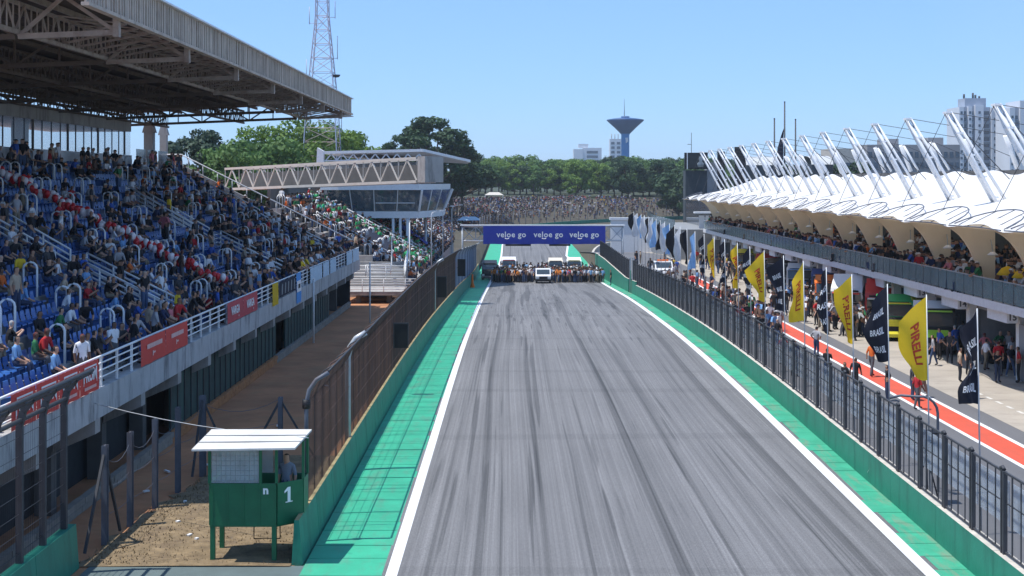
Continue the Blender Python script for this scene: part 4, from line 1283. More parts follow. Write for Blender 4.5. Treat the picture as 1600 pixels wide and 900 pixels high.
# purlins
for x in np.arange(-14.4, -31, -1.5):
    b = MB(); b.box(x, x - 0.09, YR0, YR1, roof_z(x) - 0.36, roof_z(x) - 0.16); b.build('purlin', 'truss_steel' if x > -17 else 'truss_dark', rf)  # sunlit front zone and shaded interior painted as pale and dark steel
# longitudinal lattice girders
for x, hz in ((-16.4, 1.35), (-21.5, 1.35), (-27.5, 1.35)):
    b = MB()
    zt_, zb_ = roof_z(x) - 0.4, roof_z(x) - hz
    b.bar((x, YR0, zb_), (x, YR1, zb_), 0.14); b.bar((x, YR0, zt_), (x, YR1, zt_), 0.12)
    y = YR0 + 0.5
    while y < YR1 - 1.6:
        b.bar((x, y, zb_), (x, y + 0.8, zt_), 0.06); b.bar((x, y + 0.8, zt_), (x, y + 1.6, zb_), 0.06)
        y += 1.6
    for yy in np.arange(YR0, YR1, 0.55): b.bar((x + .08, yy, zb_ + .05), (x + .08, yy, zt_), 0.045)
    b.build('lattice_girder', 'truss_steel' if x > -17 else 'truss_dark', rf)  # front girder painted as sunlit, rear ones as shaded
# cross trusses
for y in np.arange(44.5, 108, 9.6):
    y = min(y, YR1 - 0.4)
    m = 'truss_steel'
    b = MB()
    zb = lambda x: 15.0 + (x + 13.2) * 0.04
    b.bar((-13.2, y, zb(-13.2)), (-16.4, y, zb(-16.4)), 0.16, 0.18)
    b.bar((-13.15, y, 16.4), (-13.15, y, 14.85), 0.26, 0.20)
    b.bar((-13.2, y, 15.05), (-14.9, y, 16.2), 0.12); b.bar((-16.4, y, zb(-16.4)), (-14.9, y, 16.2), 0.12)
    tr = b.build('truss_nose', 'truss_steel', rf)
    b = MB()
    b.bar((-16.5, y, zb(-16.5)), (-31, y, zb(-31)), 0.16, 0.18)
    x = -16.5; up = True
    while x > -30:
        x2 = x - 1.8
        a = (x, y, zb(x) if up else roof_z(x) - 0.35); c = (x2, y, roof_z(x2) - 0.35 if up else zb(x2))
        b.bar(a, c, 0.09); b.bar((x2, y, zb(x2)), (x2, y, roof_z(x2) - .35), 0.07); x = x2; up = not up
    b.build('cross_truss', 'truss_dark', rf)  # rear part takes the steel copy with the shade painted in
    # fans of bracing rods between the trusses, just behind the fascia
    if y < 104:
        b = MB()
        for s in (0.15, 0.3, 0.45, 0.6, 0.75, 0.9):
            yy = y + 9.6 * s
            b.bar((-13.25, yy, 15.45), (-16.3, min(yy + 1.2, YR1), roof_z(-16.3) - 1.30), 0.07)
            b.bar((-13.25, yy, 15.45), (-16.3, min(yy + .6, YR1), roof_z(-16.3) - 0.5), 0.05)
        b.build('bracing_rods', 'truss_steel', rf)
for y, w, x in ((105.0, 0.8, -28.2), (110.6, 0.62, -28.6), (81, 0.9, -29.5), (57, 0.9, -29.5)):
    b = MB(); b.box(x, x - w * .9, y, y + w * .8, 2.9, 13.9)
    b.prism([(x + .15, 13.902), (x - w * .9 - .15, 13.902), (x - w * .9 + .1, 14.75), (x - .1, 14.75)], 'y', y + 0.02, y + w * .8 - 0.02)
    b.build('column', 'concrete', rf)
# ================================================================ pit building with tensile canopy
MOD = 7.45
MY = [58.55 + MOD * i for i in range(16)]         # mast lines
PY0, PY1 = 44.0, MY[-1] + 3.0
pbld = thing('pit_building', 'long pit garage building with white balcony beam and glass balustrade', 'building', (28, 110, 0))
b = MB(); b.box(24.5, 40, PY0, PY1, 3.62, 3.93); b.build('terrace_slab', 'white_metal', pbld)
b = MB(); b.box(24.38, 24.498, PY0, PY1, 3.55, 3.98); b.build('edge_beam', 'white_metal', pbld)
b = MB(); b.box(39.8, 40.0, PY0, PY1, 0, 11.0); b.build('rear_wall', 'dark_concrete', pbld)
b = MB(); b.box(31.0, 31.3, PY0, PY1, 3.94, 8.6); b.build('upper_rear_wall', 'dark_sheet', pbld)
gy = [60.5 + 7.5 * i for i in range(-2, 15)]
for i, y in enumerate(gy):
    b = MB(); b.box(25.5, 26.0, y - 0.28, y + 0.28, 0, 3.61); b.build('pillar', 'white_metal', pbld)
    b = MB(); b.box(26.02, 37, y - 0.10, y + 0.10, 0, 3.61); b.build('party_wall', 'grey_sheet', pbld)
    b = MB(); b.box(24.75, 25.3, y - 0.55, y + 2.3, 2.95, 3.545); sg = b.build('number_box', 'white_metal', pbld)
    b = MB(); b.box(25.9, 26.0, y + 0.3, y + 7.2, 3.0, 3.6); b.build('shutter_box', 'grey_sheet', pbld)
    if i >= 1:
        place_text('number', text_mesh(str(18 - i), 0.46, 'number_dark', 0.012), pbld, (25.02, y - 0.556, 3.24), (1, 0, 0), (0, 0, 1))
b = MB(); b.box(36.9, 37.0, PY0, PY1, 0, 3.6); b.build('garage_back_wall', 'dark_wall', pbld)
# banner across the first garage front
b = MB(); b.box(25.4, 25.46, 61.0, 67.6, 0.1, 2.9); b.build('garage_screen', 'grey_sheet', pbld)
# balustrade panes
bm_ = MB(); bm_.box(-0.02, 0.0, 0.03, 1.42, 0.05, 1.06); pane = bm_.mesh('balustrade_pane', 'balustrade_glass')
bm_ = MB(); bm_.box(-0.05, 0.02, -0.02, 0.02, -0.1, 1.08); bpost = bm_.mesh('balustrade_post', 'dark_post')
y = PY0
while y < PY1 - 1.4:
    inst('balustrade_pane', pane, pbld, (24.46, y, 3.98)); inst('balustrade_post', bpost, pbld, (24.48, y, 3.98))
    y += 1.45
b = MB(); b.tube([(24.46, PY0, 5.07), (24.46, PY1, 5.07)], 0.03, 5); b.build('handrail', 'galvanised', pbld)

# canopy: one white membrane module per bay
cn = thing('membrane_canopy', 'white tensile membrane canopy with scalloped edge over the pit terrace', 'canopy', (26, 110, 8))
XE, XB = 21.3, 31.5
def mem(u, v):
    """u 0..1 front to back, v 0..1 across the bay"""
    s = math.cos(2 * math.pi * v)                 # +1 on the mast lines, -1 mid bay
    x = XE + 0.35 * (1 - s) * (1 - u) * 0.5 + (XB - XE) * u
    z = 7.95 + 0.35 * math.sin(min(1, u * 3) * math.pi / 2) + 2.35 * u ** 1.8 + 0.16 * s * u ** 1.2 - 0.10 * (1 - u) * s
    z += 0.22 * math.exp(-((u - 0.12) / 0.1) ** 2) * (1 - s) * 0.5
    return x, z
rows = []
mm = MB()
for i in range(15):
    v = i / 14
    rows.append([(mem(u, v)[0], MOD * v, mem(u, v)[1]) for u in np.linspace(0, 1, 15)])
mm.grid(rows)
mem_me = mm.mesh('membrane', 'white_membrane')
um = MB()
rows = []
for i in range(15):
    v = i / 14
    s = math.cos(2 * math.pi * v)
    rows.append([(XE + 0.12 + 0.175 * (1 - s) * (1 - u) + (31.0 - XE - 0.12) * u, MOD * v, 7.90 - 0.02 * s * (1 - u)) for u in np.linspace(0, 1, 10)])
um.grid(rows)
und_me = um.mesh('soffit', 'under_membrane')
# fin: curved bracket of membrane from the column foot out to the canopy edge
fin = MB()
pts = [(26.25, 4.0), (26.25, 7.72), (XE + 0.3, 7.86)]
curve = [(XE + 0.3 + (25.75 - XE - 0.3) * t, 7.80 - 3.8 * t ** 4.2) for t in np.linspace(0.0, 1, 16)]
fin.prism(pts + curve, 'y', -0.14, 0.14)
fin_me = fin.mesh('fin', 'under_membrane')
sf2 = MB()
rows = []
for i in range(9):
    v = i / 8
    rows.append([(XE + 0.15 + 0.175 * (1 - math.cos(2 * math.pi * v)) * (1 - u) + 2.6 * u, MOD * v, 7.86 - 0.25 * u ** 2) for u in np.linspace(0, 1, 6)])
sf2.grid(rows); edge_me = sf2.mesh('edge_soffit', 'under_membrane')
ar = MB()
for k in range(14):
    pass
cy = MOD / 2
apts = [(XE + 0.25 + 1.7 * math.sin(a), cy - (MOD / 2 - 0.25) * math.cos(a), 8.02 + 0.75 * math.sin(a)) for a in np.linspace(0, math.pi, 13)]
ar.tube(apts, 0.032, 5)
for k in (2, 4, 6, 8, 10):
    p = apts[k]; ar.tube([p, (XE + 0.3, p[1], 7.96)], 0.02, 4)
ar.tube([(XE - .02, 0.2, 7.93), (XE + .3, cy, 7.95), (XE - .02, MOD - 0.2, 7.93)], 0.03, 5)
ring_me = ar.mesh('edge_arch', 'steel_post')
ms = MB()
tip = Vector((23.6, 0, 13.84)); foot = Vector((26.4, 0, 8.7))
for dy in (-0.22, 0.22):
    ms.tube([tip + Vector((0, dy * .7, 0)), tip.lerp(foot, .5) + Vector((0, dy * 1.25, 0)), foot + Vector((0, dy * 1.1, 0))], 0.10, 6)
ms.tube([tip + Vector((0.25, 0, .05)), foot + Vector((.5, 0, .3))], 0.085, 6)
for k in (0.0, 0.22, 0.45, 0.68, 0.9):
    c = tip.lerp(foot, k)
    ms.box(c.x - .08, c.x + .26, -0.3, 0.3, c.z - .05, c.z + .05)
mast_me = ms.mesh('mast', 'white_rail')
st = MB()
st.tube([Vector((31.2, 1.2, 10.9)), Vector((30.2, 0.5, 12.9))], 0.16, 6)
st.tube([Vector((31.5, 0.2, 10.9)), Vector((30.4, 0.45, 12.9))], 0.10, 6)
strut_me = st.mesh('rear_strut', 'white_metal')
cb = MB()
cb.tube([tip + Vector((0, 0, .05)), Vector((30.2, .5, 12.85)), Vector((36, 1, 10.5))], 0.018, 4)
cb.tube([tip, Vector((XE + 1.0, MOD * .5, 8.7))], 0.02, 4); cb.tube([tip, Vector((27.2, .3, 10.2))], 0.025, 4)
cable_me = cb.mesh('stay_cables', 'dark_post')
lm = MB(); lm.lathe([(0, 0.12), (0.12, 0.10), (0.3, -0.05), (0.27, -0.07), (0, -0.02)], 0, 0, 10); lamp_me = lm.mesh('terrace_lamp', 'lamp_shade')
for i, y in enumerate(MY):
    if i < len(MY) - 1:
        inst('membrane', mem_me, cn, (0, y, 0)); inst('soffit', und_me, cn, (0, y, 0)); inst('edge_soffit', edge_me, cn, (0, y, 0)); inst('edge_arch', ring_me, cn, (0, y, 0))
    inst('fin', fin_me, cn, (0, y, 0)); inst('mast', mast_me, cn, (0, y, 0)); inst('rear_strut', strut_me, cn, (0, y + 1.2, 0)); inst('stay_cables', cable_me, cn, (0, y, 0))
    inst('terrace_lamp', lamp_me, cn, (25.6, y - 1.6, 6.2))
    b = MB(); b.tube([(25.6, y - 1.6, 6.31), (26.0, y - .2, 6.9)], 0.03, 4); b.build('lamp_arm', 'galvanised', cn)
inst('membrane', mem_me, cn, (0, MY[0] - MOD, 0)); inst('soffit', und_me, cn, (0, MY[0] - MOD, 0)); inst('edge_arch', ring_me, cn, (0, MY[0] - MOD, 0))

# terrace guests
items = []
for y in np.arange(60, PY1 - 2, 0.42):
    for x in (25.0, 25.7, 26.5, 27.4, 28.6, 29.6):
        if random.random() < lerp([(60, .55), (80, .6), (120, .62), (170, .4)], y) * (1.0 if x < 26.6 else .7):
            sh, rgb = pick_shirt()
            items.append((random.choice(['stand', 'lean', 'akimbo', 'sit']), (x + random.uniform(-.2, .2), y + random.uniform(-.2, .2), 3.94 + (0.28 if x > 26 else 0) + (0.3 if x > 28 else 0)), math.pi + random.gauss(0, .6), random.uniform(.93, 1.06), rgb))
crowd_object('terrace_crowd', items, 'guests crowded behind the glass balustrade on the pit terrace')
for k, (x, y) in enumerate(((25.3, 68.9), (25.3, 66.8))):
    th = thing('parasol', '%s small yellow parasol on the pit terrace' % ('left' if k == 0 else 'right'), 'parasol', (x, y, 3.94), 'yellow parasols on the terrace')
    b = MB(); b.lathe([(0.0, 5.75), (0.3, 5.62), (0.55, 5.3), (0.53, 5.28), (0.28, 5.56), (0, 5.66)], x, y, 10); b.build('canopy', 'flag_yellow', th)
    b = MB(); b.tube([(x, y, 3.94), (x, y, 5.7)], 0.025, 5); b.build('pole', 'galvanised', th)

# far end of the terrace: stair block, video wall, dark curved wall
eb = thing('terrace_end_block', 'grey concrete block with glass parapet at the far end of the terrace', 'building', (23, 180, 0))
b = MB(); b.box(20.8, 34, PY1 + .1, 204, -0.5, 3.9); b.build('wall', 'grey_sheet', eb)
b = MB(); b.box(20.7, 20.78, PY1 + .2, 204, 3.95, 5.1); b.build('glass_parapet', 'balustrade_glass', eb)
b = MB(); b.box(26, 33.9, 178, 203, 3.92, 7.3); b.build('glass_lounge', 'glass_dark', eb)
b = MB(); b.box(23.8, 26, 176.5, 178.4, 5.9, 6.1); b.build('lounge_awning', 'white_metal', eb)
for k in range(3):
    b = MB(); b.box(24.5 + k * .9, 25.2 + k * .9, 177.9, 177.97, 3.95, 5.6); b.build('lounge_door', 'white_metal', eb)
vw = thing('video_tower', 'dark video screen on a grey tower beyond the white canopy', 'screen', (27, 205, 0))
b = MB(); b.box(26.3, 29.6, 206, 209, 0, 11.8); b.build('tower', 'dark_sheet', vw)
b = MB(); b.box(29.62, 31.6, 206, 209, 0, 13.0); b.build('side_wall', 'grey_sheet', vw)
b = MB(); b.box(26.1, 29.6, 205.2, 205.99, 12.0, 14.5); b.build('screen_case', 'black', vw)
b = MB(); b.box(26.55, 29.4, 205.12, 205.19, 12.2, 14.3); sc_ = b.build('screen', 'screen_dark', vw)
b = MB(); b.lathe([(0, 12.3), (.4, 12.3), (.55, 12.8), (.2, 13.2), (.33, 13.5), (.2, 13.9), (0, 13.95)], 28.5, 205.12, 10); bb = MB(); bb.v = [(v[0], 205.11 + (v[1] - 205.12) * .01, v[2]) for v in b.v]; bb.f, bb.m, bb.sm = b.f, b.m, b.sm
bb.build('screen_picture', 'screen_pale', sc_)
b = MB(); b.box(26.4, 26.52, 205.10, 205.185, 12.0, 14.5); b.build('screen_trim', 'white_metal', vw)
b = MB(); b.tube([(27.2, 206, 14.5), (27.2, 206, 17.6)], .04, 4); b.tube([(26.6, 206, 15.8), (27.2, 206, 15.8)], .04, 4); b.build('aerial', 'dark_post', vw)
for k, (x, z0, z1, w) in enumerate(((33.2, 11.5, 15.3, 1.6), (30.6, 11.9, 14.6, 1.1))):
    b = MB(); b.box(x, x + w, 202, 202.3, z0 - 3, z1)
    tag(b.build('scoreboard_panel', 'black'), '%s black panel standing behind the far masts' % ('taller' if k == 0 else 'shorter'), 'panel', 'black panels behind the masts')
b = MB()
rows = []
for t_ in np.linspace(0, 1, 12):
    x = 24.2 + 2.5 * t_ ** 2; y = 244 - 40 * t_
    rows.append([(x, y, -2.5), (x, y, 4.9 - 3.2 * t_)])
b.grid(rows); b2 = MB(); b2.grid([[(p[0] + .4, p[1], p[2]) for p in r] for r in rows]); b.add(b2.v, b2.f)
tag(b.build('curved_wall', 'dark_sheet'), 'dark curved wall sweeping round at the pit entry', 'wall')
b = MB(); b.box(15.6, 24.0, 216, 217, -2.4, 3.9); b.box(15.4, 24.2, 215.8, 217.2, 3.91, 4.3)
tag(b.build('white_wall', 'white_metal'), 'long white wall behind the far row of feather flags', 'wall')

# three tall flagpoles behind the canopy
for k, (px, top) in enumerate(((1210, 18.0), (1226, 20.1), (1243, 17.9))):
    x = (px - 803) * 169 / F
    th = thing('flagpole', ['left dark flagpole behind the canopy', 'tallest dark flagpole with a drooping flag', 'right dark flagpole behind the canopy'][k], 'flagpole', (x, 169, 0), 'dark flagpoles behind the pit building')
    b = MB(); b.tube([(x, 169, 0), (x, 169, top)], [0.16, 0.09], 6); b.build('pole', 'dark_post', th)
    b = MB(); b.lathe([(0, top + .1), (.14, top), (0, top - .1)], x, 169, 6); b.build('finial', 'dark_post', th)
    if k == 1:
        b = MB(); b.grid([[(x - .05 - 0.9 * s * (1 - u * .3) - .2 * u, 169 + .25 * math.sin(6 * u + 5 * s), top - 3.2 - 4.6 * u - 2.6 * s) for s in np.linspace(0, 1, 6)] for u in np.linspace(0, 1, 8)]); b.build('flag', 'navy_cover', th)

# ================================================================ feather flags on the pit wall
def flag(k, x, y, kind, w, label):
    th = thing('feather_flag', label, 'flag', (x, y, 0), 'feather flags along the pit wall')
    tilt = 0.12
    b = MB(); b.tube([(x + tilt, y, 0.0), (x, y, 6.45)], [0.03, 0.022], 5); b.build('pole', 'galvanised', th)
    r = random.Random(k * 13 + 5)
    ph, fold = r.uniform(0, 6), r.uniform(.85, 1.15)
    amp, frq, sl_ = r.uniform(.16, .34), r.uniform(3.0, 6.0), r.uniform(.55, 1.05)
    rows = []
    nu, nv = 15, 9
    ztop, zbot = 6.38, 3.72
    def P(s, u):
        # s 0 at the pole .. 1 free edge; u 0 top .. 1 bottom
        ww = w * (0.72 + 0.28 * math.sin(u * 3.0 + ph)) * fold * (1 - 0.25 * u)
        drop = sl_ * w * s * max(0, 1 - u * 1.15)
        xx = x - 0.02 + tilt * .4 * u - ww * s + 0.09 * math.sin(frq * 1.6 * u + ph) * s
        yy = y + amp * math.sin(frq * s + 4.2 * u + ph) * s
        zz = ztop - (ztop - zbot) * u - drop - 0.1 * math.sin(ph + 3 * s) * s * u
        return xx, yy, zz
    for i in range(nu):
        u = i / (nu - 1)
        rows.append([P(j / (nv - 1), u) for j in range(nv)])
    b = MB(); b.grid(rows)
    cl = b.build('cloth', {'y': 'flag_yellow', 'b': 'flag_black'}.get(kind, 'cloth'), th)
    cl.color = {'l': (0.30, 0.52, 0.80, 1), 'w': (0.72, 0.72, 0.72, 1), 'k': (0.02, 0.02, 0.025, 1)}.get(kind, (1, 1, 1, 1))
    # lettering wrapped onto the cloth
    if kind in 'yb' and y < 95:
        words = [('PIRELLI', 0.5, 0.52, 'print_red', 1)] if kind == 'y' else [('BRASIL', 0.36, u_, 'number_white', 0) for u_ in (0.30, 0.57, 0.83)]
        for wd, size, uc, m, vert in words:
            me = text_mesh(wd, size, m, 0.015 if kind == 'y' else 0.008, extrude=0.0)
            for v_ in me.vertices:
                a, c = v_.co.x, v_.co.y
                if vert: s_, u_ = 0.45 - c / w * 0.9, uc + a / 2.66 * 1.0
                else: s_, u_ = 0.50 - a / w * 0.52, uc - c / 2.66
                q = P(min(max(s_, 0.02), .98), min(max(u_, 0.02), 0.99))
                v_.co = (q[0] - x, q[1] - y - 0.025, q[2])
            o = bpy.data.objects.new('lettering', me); COL.objects.link(o); o.parent = th
    return th
FL = [(38.3, 'b', .74), (43.0, 'y', 1.0), (47.5, 'b', .92), (52.5, 'y', .85), (56.8, 'b', .34), (61.3, 'y', .86), (65.8, 'b', 1.0), (70.9, 'y', 1.05), (75.2, 'b', .5), (79.4, 'y', .5), (84.2, 'b', .4), (88.6, 'y', .55),
      (93.3, 'b', .5), (98.0, 'l', .6), (103, 'k', .6), (108, 'w', .7), (112.5, 'k', .9), (117, 'l', .7), (121.5, 'w', .5), (126, 'k', .6), (130.5, 'l', .8), (135, 'w', .7), (140, 'k', .5), (145, 'w', .6), (150, 'l', .6), (156, 'w', .7), (162, 'k', .7)]
cnt = {}
cw = {'y': 'yellow', 'b': 'black', 'l': 'light blue', 'w': 'white', 'k': 'plain black'}
for k, (y, kd, w) in enumerate(FL):
    n_ = cnt.get(kd, 0); cnt[kd] = n_ + 1
    flag(k, 13.2 if y < 100 else 13.2 + (y - 100) * .02, y, kd, w, ('%s %s feather flag from the right%s' % (ordinal(n_), cw[kd], {'y': ', red lettering', 'b': ', white lettering'}.get(kd, ', far along the pit wall'))))

# ================================================================ vehicles
def wheel(mb_parent, x, y, z, r, w, side):
    b = MB()
    prof = [(r * .62, -w / 2), (r * .93, -w / 2), (r, -w * .3), (r, w * .3), (r * .93, w / 2), (r * .62, w / 2)]
    n = 14
    rows = [[(x + h, y + rr * math.cos(2 * math.pi * j / n), z + rr * math.sin(2 * math.pi * j / n)) for j in range(n + 1)] for rr, h in prof]
    b.grid(rows)
    wh = b.build('wheel', 'rubber', mb_parent)
    b = MB(); rows = [[(x + h, y + rr * math.cos(2 * math.pi * j / 10), z + rr * math.sin(2 * math.pi * j / 10)) for j in range(11)] for rr, h in ((r * .62, side * w * .45), (r * .5, side * w * .30), (r * .2, side * w * .42), (0.001, side * w * .42))]
    b.grid(rows); b.build('rim', 'rim', wh)

def make_race_truck():
    """cab-over race truck, front towards -Y, origin on the ground at its middle"""
    t_ = thing('race_truck', 'race truck', 'truck', (0, 0, 0))
    # cab: stepped profile extruded, with roof fairing
    b = MB()
    prof = [(-2.75, .55), (-2.80, 1.25), (-2.62, 1.60), (-2.40, 2.45), (-2.15, 2.62), (-1.05, 2.66), (-.95, 2.0), (-.95, .7), (-1.2, .55)]
    b.prism(prof, 'x', -1.18, 1.18); b.build('cab', 'paint', t_)
    b = MB(); b.prism([(-2.0, 2.62), (-1.1, 3.0), (-.95, 3.0), (-.97, 2.64)], 'x', -1.1, 1.1); b.build('roof_fairing', 'paint', t_)
    b = MB(); b.prism([(-2.665, 1.66), (-2.455, 2.40), (-2.44, 2.40), (-2.65, 1.66)], 'x', -1.06, 1.06); b.build('windscreen', 'glass_dark', t_)
    for s in (-1, 1):
        b = MB(); b.prism([(-2.45, 1.65), (-2.32, 2.35), (-1.5, 2.4), (-1.5, 1.65)], 'x', s * 1.182, s * 1.20); b.build('side_window', 'glass_dark', t_)
        b = MB(); b.box(s * .75, s * 1.12, -2.86, -2.80, .72, .98); b.build('headlight', 'head_lamp', t_)
        b = MB(); b.box(s * 1.25, s * 1.42, -2.62, -2.5, 1.75, 2.35); b.bar((s * 1.18, -2.5, 2.3), (s * 1.3, -2.55, 2.3), .05); b.build('mirror', 'black', t_)
        b = MB(); b.prism([(-2.6, .35), (-2.6, .95), (-.9, .95), (-.9, .35)], 'x', s * 1.19, s * 1.25); b.build('side_skirt', 'paint', t_)
        wheel(t_, s * 1.0, -1.75, .5, .5, .34, s); wheel(t_, s * .98, 1.75, .5, .5, .55, s)
        b = MB(); b.prism([(1.05, .95), (1.2, 1.25), (2.3, 1.25), (2.5, .9), (2.45, .88), (2.25, 1.15), (1.25, 1.15), (1.1, .9)], 'x', s * .66, s * 1.28); b.build('rear_fender', 'paint', t_)
    b = MB(); b.prism([(-2.815, .56), (-2.835, 1.22), (-2.66, 1.60), (-2.60, 1.60), (-2.7, .56)], 'x', -1.0, 1.0); b.build('nose_panel', 'black', t_)
    for s in (-1, 1):
        b = MB(); b.prism([(-2.3, .98), (-1.9, 1.6), (-1.0, 1.6), (-1.0, .98)], 'x', s * 1.182, s * 1.19); b.build('door_stripe', 'paint', t_)
    b = MB(); b.box(-.9, .9, -2.43, -2.36, 2.47, 2.60); b.build('lamp_row', 'black', t_)
    b = MB(); b.box(-.8, .8, -2.90, -2.84, 1.0, 1.4)
    for k in range(4): b.box(-.75, .75, -2.93, -2.905, 1.05 + k * .11, 1.12 + k * .11)
    b.build('grille', 'paint', t_)
    b = MB(); b.prism([(-2.95, .28), (-2.98, .5), (-2.86, .68), (-2.7, .68), (-2.7, .28)], 'x', -1.22, 1.22); b.build('bumper', 'paint', t_)
    b = MB(); b.box(-.45, .45, -.94, 2.6, .62, .9); b.build('chassis', 'black', t_)
    b = MB(); b.prism([(-.9, .9), (-.9, 1.9), (.4, 1.35), (2.6, 1.2), (2.6, .95)], 'x', -.6, .6); b.build('rear_body', 'paint', t_)
    b = MB(); b.box(-1.0, 1.0, -2.70, -2.60, 2.47, 2.56); b.build('sun_visor', 'paint', t_)
    return t_

trk = make_race_truck()
TR = [  # x, y, heading, cab, accent, label
    (25.1, 80.8, 0.24, (0.02, 0.022, 0.02), (0.30, 0.62, 0.04), 'black and lime green race truck parked before garage fourteen'),
    (24.5, 87.2, 0.18, (0.05, 0.42, 0.12), (0.70, 0.62, 0.03), 'green and yellow race truck half hidden by the yellow flag'),
    (27.4, 90.0, 0.10, (0.55, 0.60, 0.02), (0.60, 0.55, 0.02), 'bright yellow race truck inside the garage door'),
    (26.0, 94.5, 0.30, (0.62, 0.03, 0.03), (0.78, 0.76, 0.76), 'red and white race truck behind the black flag'),
    (25.2, 99.0, 0.45, (0.78, 0.78, 0.78), (0.60, 0.03, 0.03), 'white race truck with red trim beside the red one'),
    (24.6, 105.0, 0.2, (0.80, 0.17, 0.02), (0.80, 0.17, 0.02), 'orange race truck seen left of the second yellow flag'),
    (26.0, 112.5, 0.2, (0.05, 0.10, 0.30), (0.6, 0.6, 0.6), 'dark blue race truck in the pit lane'),
    (25.6, 120.0, 0.25, (0.70, 0.70, 0.70), (0.05, 0.2, 0.5), 'white and blue race truck in the pit lane'),
    (25.2, 128, 0.2, (0.02, 0.02, 0.02), (0.3, 0.3, 0.3), 'all black race truck in the pit lane'),
    (25.6, 136, 0.2, (0.5, 0.03, 0.03), (0.6, 0.6, 0.6), 'dark red race truck far along the garages'),
    (25.0, 145, 0.2, (0.70, 0.55, 0.03), (0.05, 0.05, 0.05), 'yellow race truck far along the garages'),
    (-0.7, 189.0, 0.0, (0.75, 0.75, 0.77), (0.6, 0.05, 0.05), 'white race truck with red light on the left of the grid'),
    (5.7, 186.0, 0.0, (0.70, 0.62, 0.50), (0.10, 0.10, 0.12), 'cream race truck in the middle of the grid crowd'),
    (8.3, 187.5, 0.0, (0.78, 0.78, 0.76), (0.70, 0.55, 0.03), 'white race truck with yellow bumper on the grid'),
    (-3.2, 178.0, 0.0, (0.02, 0.02, 0.025), (0.05, 0.05, 0.05), 'black race truck at the left edge of the grid'),
]
for k, (x, y, h, c1, c2, lab) in enumerate(TR):
    z = 0.01 if x > 12.5 else zt(y) + 0.01
    cols = {'cab': c1, 'roof_fairing': c1, 'sun_visor': c2, 'bumper': c2, 'grille': c2, 'side_skirt': c2, 'door_stripe': c2, 'rear_fender': c1, 'rear_body': c2}
    if k == 0: cols.update(bumper=(0.02, 0.02, 0.02), side_skirt=(0.02, 0.02, 0.02), rear_body=(0.7, 0.7, 0.7), roof_fairing=(0.75, 0.75, 0.75))
    if k == 0:
        trk.location = (x, y, z); trk.rotation_euler = (0, 0, -h); trk['label'] = lab; trk['group'] = 'race trucks'
        for ch in trk.children:
            if ch.name.split('.')[0] in cols: ch.color = (*cols[ch.name.split('.')[0]], 1)
    else: copy_tree(trk, (x, y, z), -h, lab, 'race trucks', cols, 0.86 if y > 150 else 0.95)

def tilt_cab(root, ang):
    # cab tipped forward about its front lower edge for work on the engine
    piv = Vector((0, -2.75, .6)); rot = Matrix.Rotation(ang, 4, 'X')
    for ch in root.children:
        if ch.name.split('.')[0] in ('cab', 'roof_fairing', 'windscreen', 'side_window', 'mirror', 'sun_visor', 'lamp_row', 'door_stripe', 'nose_panel', 'grille', 'headlight'):
            ch.matrix_local = Matrix.Translation(piv) @ rot @ Matrix.Translation(-piv)
for r_ in [o for o in bpy.data.objects if o.get('category') == 'truck']:
    if 'red and white race' in r_['label'] or 'white race truck with red trim' in r_['label']: tilt_cab(r_, 0.62)
# stacks of race tyres in front of the garages
ty = MB()
n_ = 14
ty.grid([[(rr * math.cos(2 * math.pi * j / n_), rr * math.sin(2 * math.pi * j / n_), h) for j in range(n_ + 1)] for rr, h in ((.28, .02), (.42, 0.0), (.46, .07), (.46, .23), (.42, .30), (.28, .28))])
ty_me = ty.mesh('tyre', 'rubber')
for k, (x, y, n2) in enumerate(((26.4, 72.5, 4), (26.6, 74.6, 3), (26.5, 83.9, 5), (25.9, 92.2, 4), (26.2, 96.8, 5), (26.0, 103.0, 4), (26.3, 109.0, 4), (26.0, 116.5, 5))):
    th = thing('tyre_stack', '%s stack of black tyres from the right, before the garages' % ordinal(k), 'tyres', (x, y, 0), 'tyre stacks before the garages')
    for q in range(n2): inst('tyre', ty_me, th, (x + random.uniform(-.03, .03), y + random.uniform(-.03, .03), .012 + .305 * q), random.uniform(0, 6))

def make_car(x, y, z, label, col, rot=0.0, bar=False):
    t_ = thing('pickup_truck', label, 'car', (0, 0, 0))
    b = MB(); b.prism([(-2.5, .45), (-2.55, .95), (-1.35, 1.08), (-.75, 1.70), (.75, 1.72), (.95, 1.12), (2.5, 1.08), (2.5, .45)], 'x', -.92, .92); bd = b.build('body', 'paint', t_); bd.color = (*col, 1)
    b = MB(); b.prism([(-1.36, 1.14), (-.80, 1.66), (-.79, 1.66), (-1.34, 1.13)], 'x', -.80, .80); b.build('windscreen', 'glass_dark', t_)
    for s in (-1, 1):
        b = MB(); b.prism([(-1.1, 1.15), (-.68, 1.62), (.68, 1.62), (.8, 1.15)], 'x', s * .921, s * .935); b.build('side_window', 'glass_dark', t_)
        b = MB(); b.box(s * .55, s * .88, -2.58, -2.52, .72, .92); b.build('headlight', 'head_lamp', t_)
        b = MB(); b.box(s * .95, s * 1.1, -1.1, -1.0, 1.1, 1.28); b.build('mirror', 'black', t_)
        wheel(t_, s * .82, -1.6, .38, .38, .24, s); wheel(t_, s * .82, 1.6, .38, .38, .24, s)
    b = MB(); b.box(-.5, .5, -2.58, -2.53, .62, .9); b.build('grille', 'black', t_)
    b = MB(); b.box(-.95, .95, -2.66, -2.5, .32, .58); b.build('bumper', 'black', t_)
    if bar:
        b = MB(); b.box(-.6, .6, -.15, .15, 1.74, 1.9); b.build('light_bar', 'orange', t_)
    t_.location = (x, y, z); t_.rotation_euler = (0, 0, rot)
    return t_
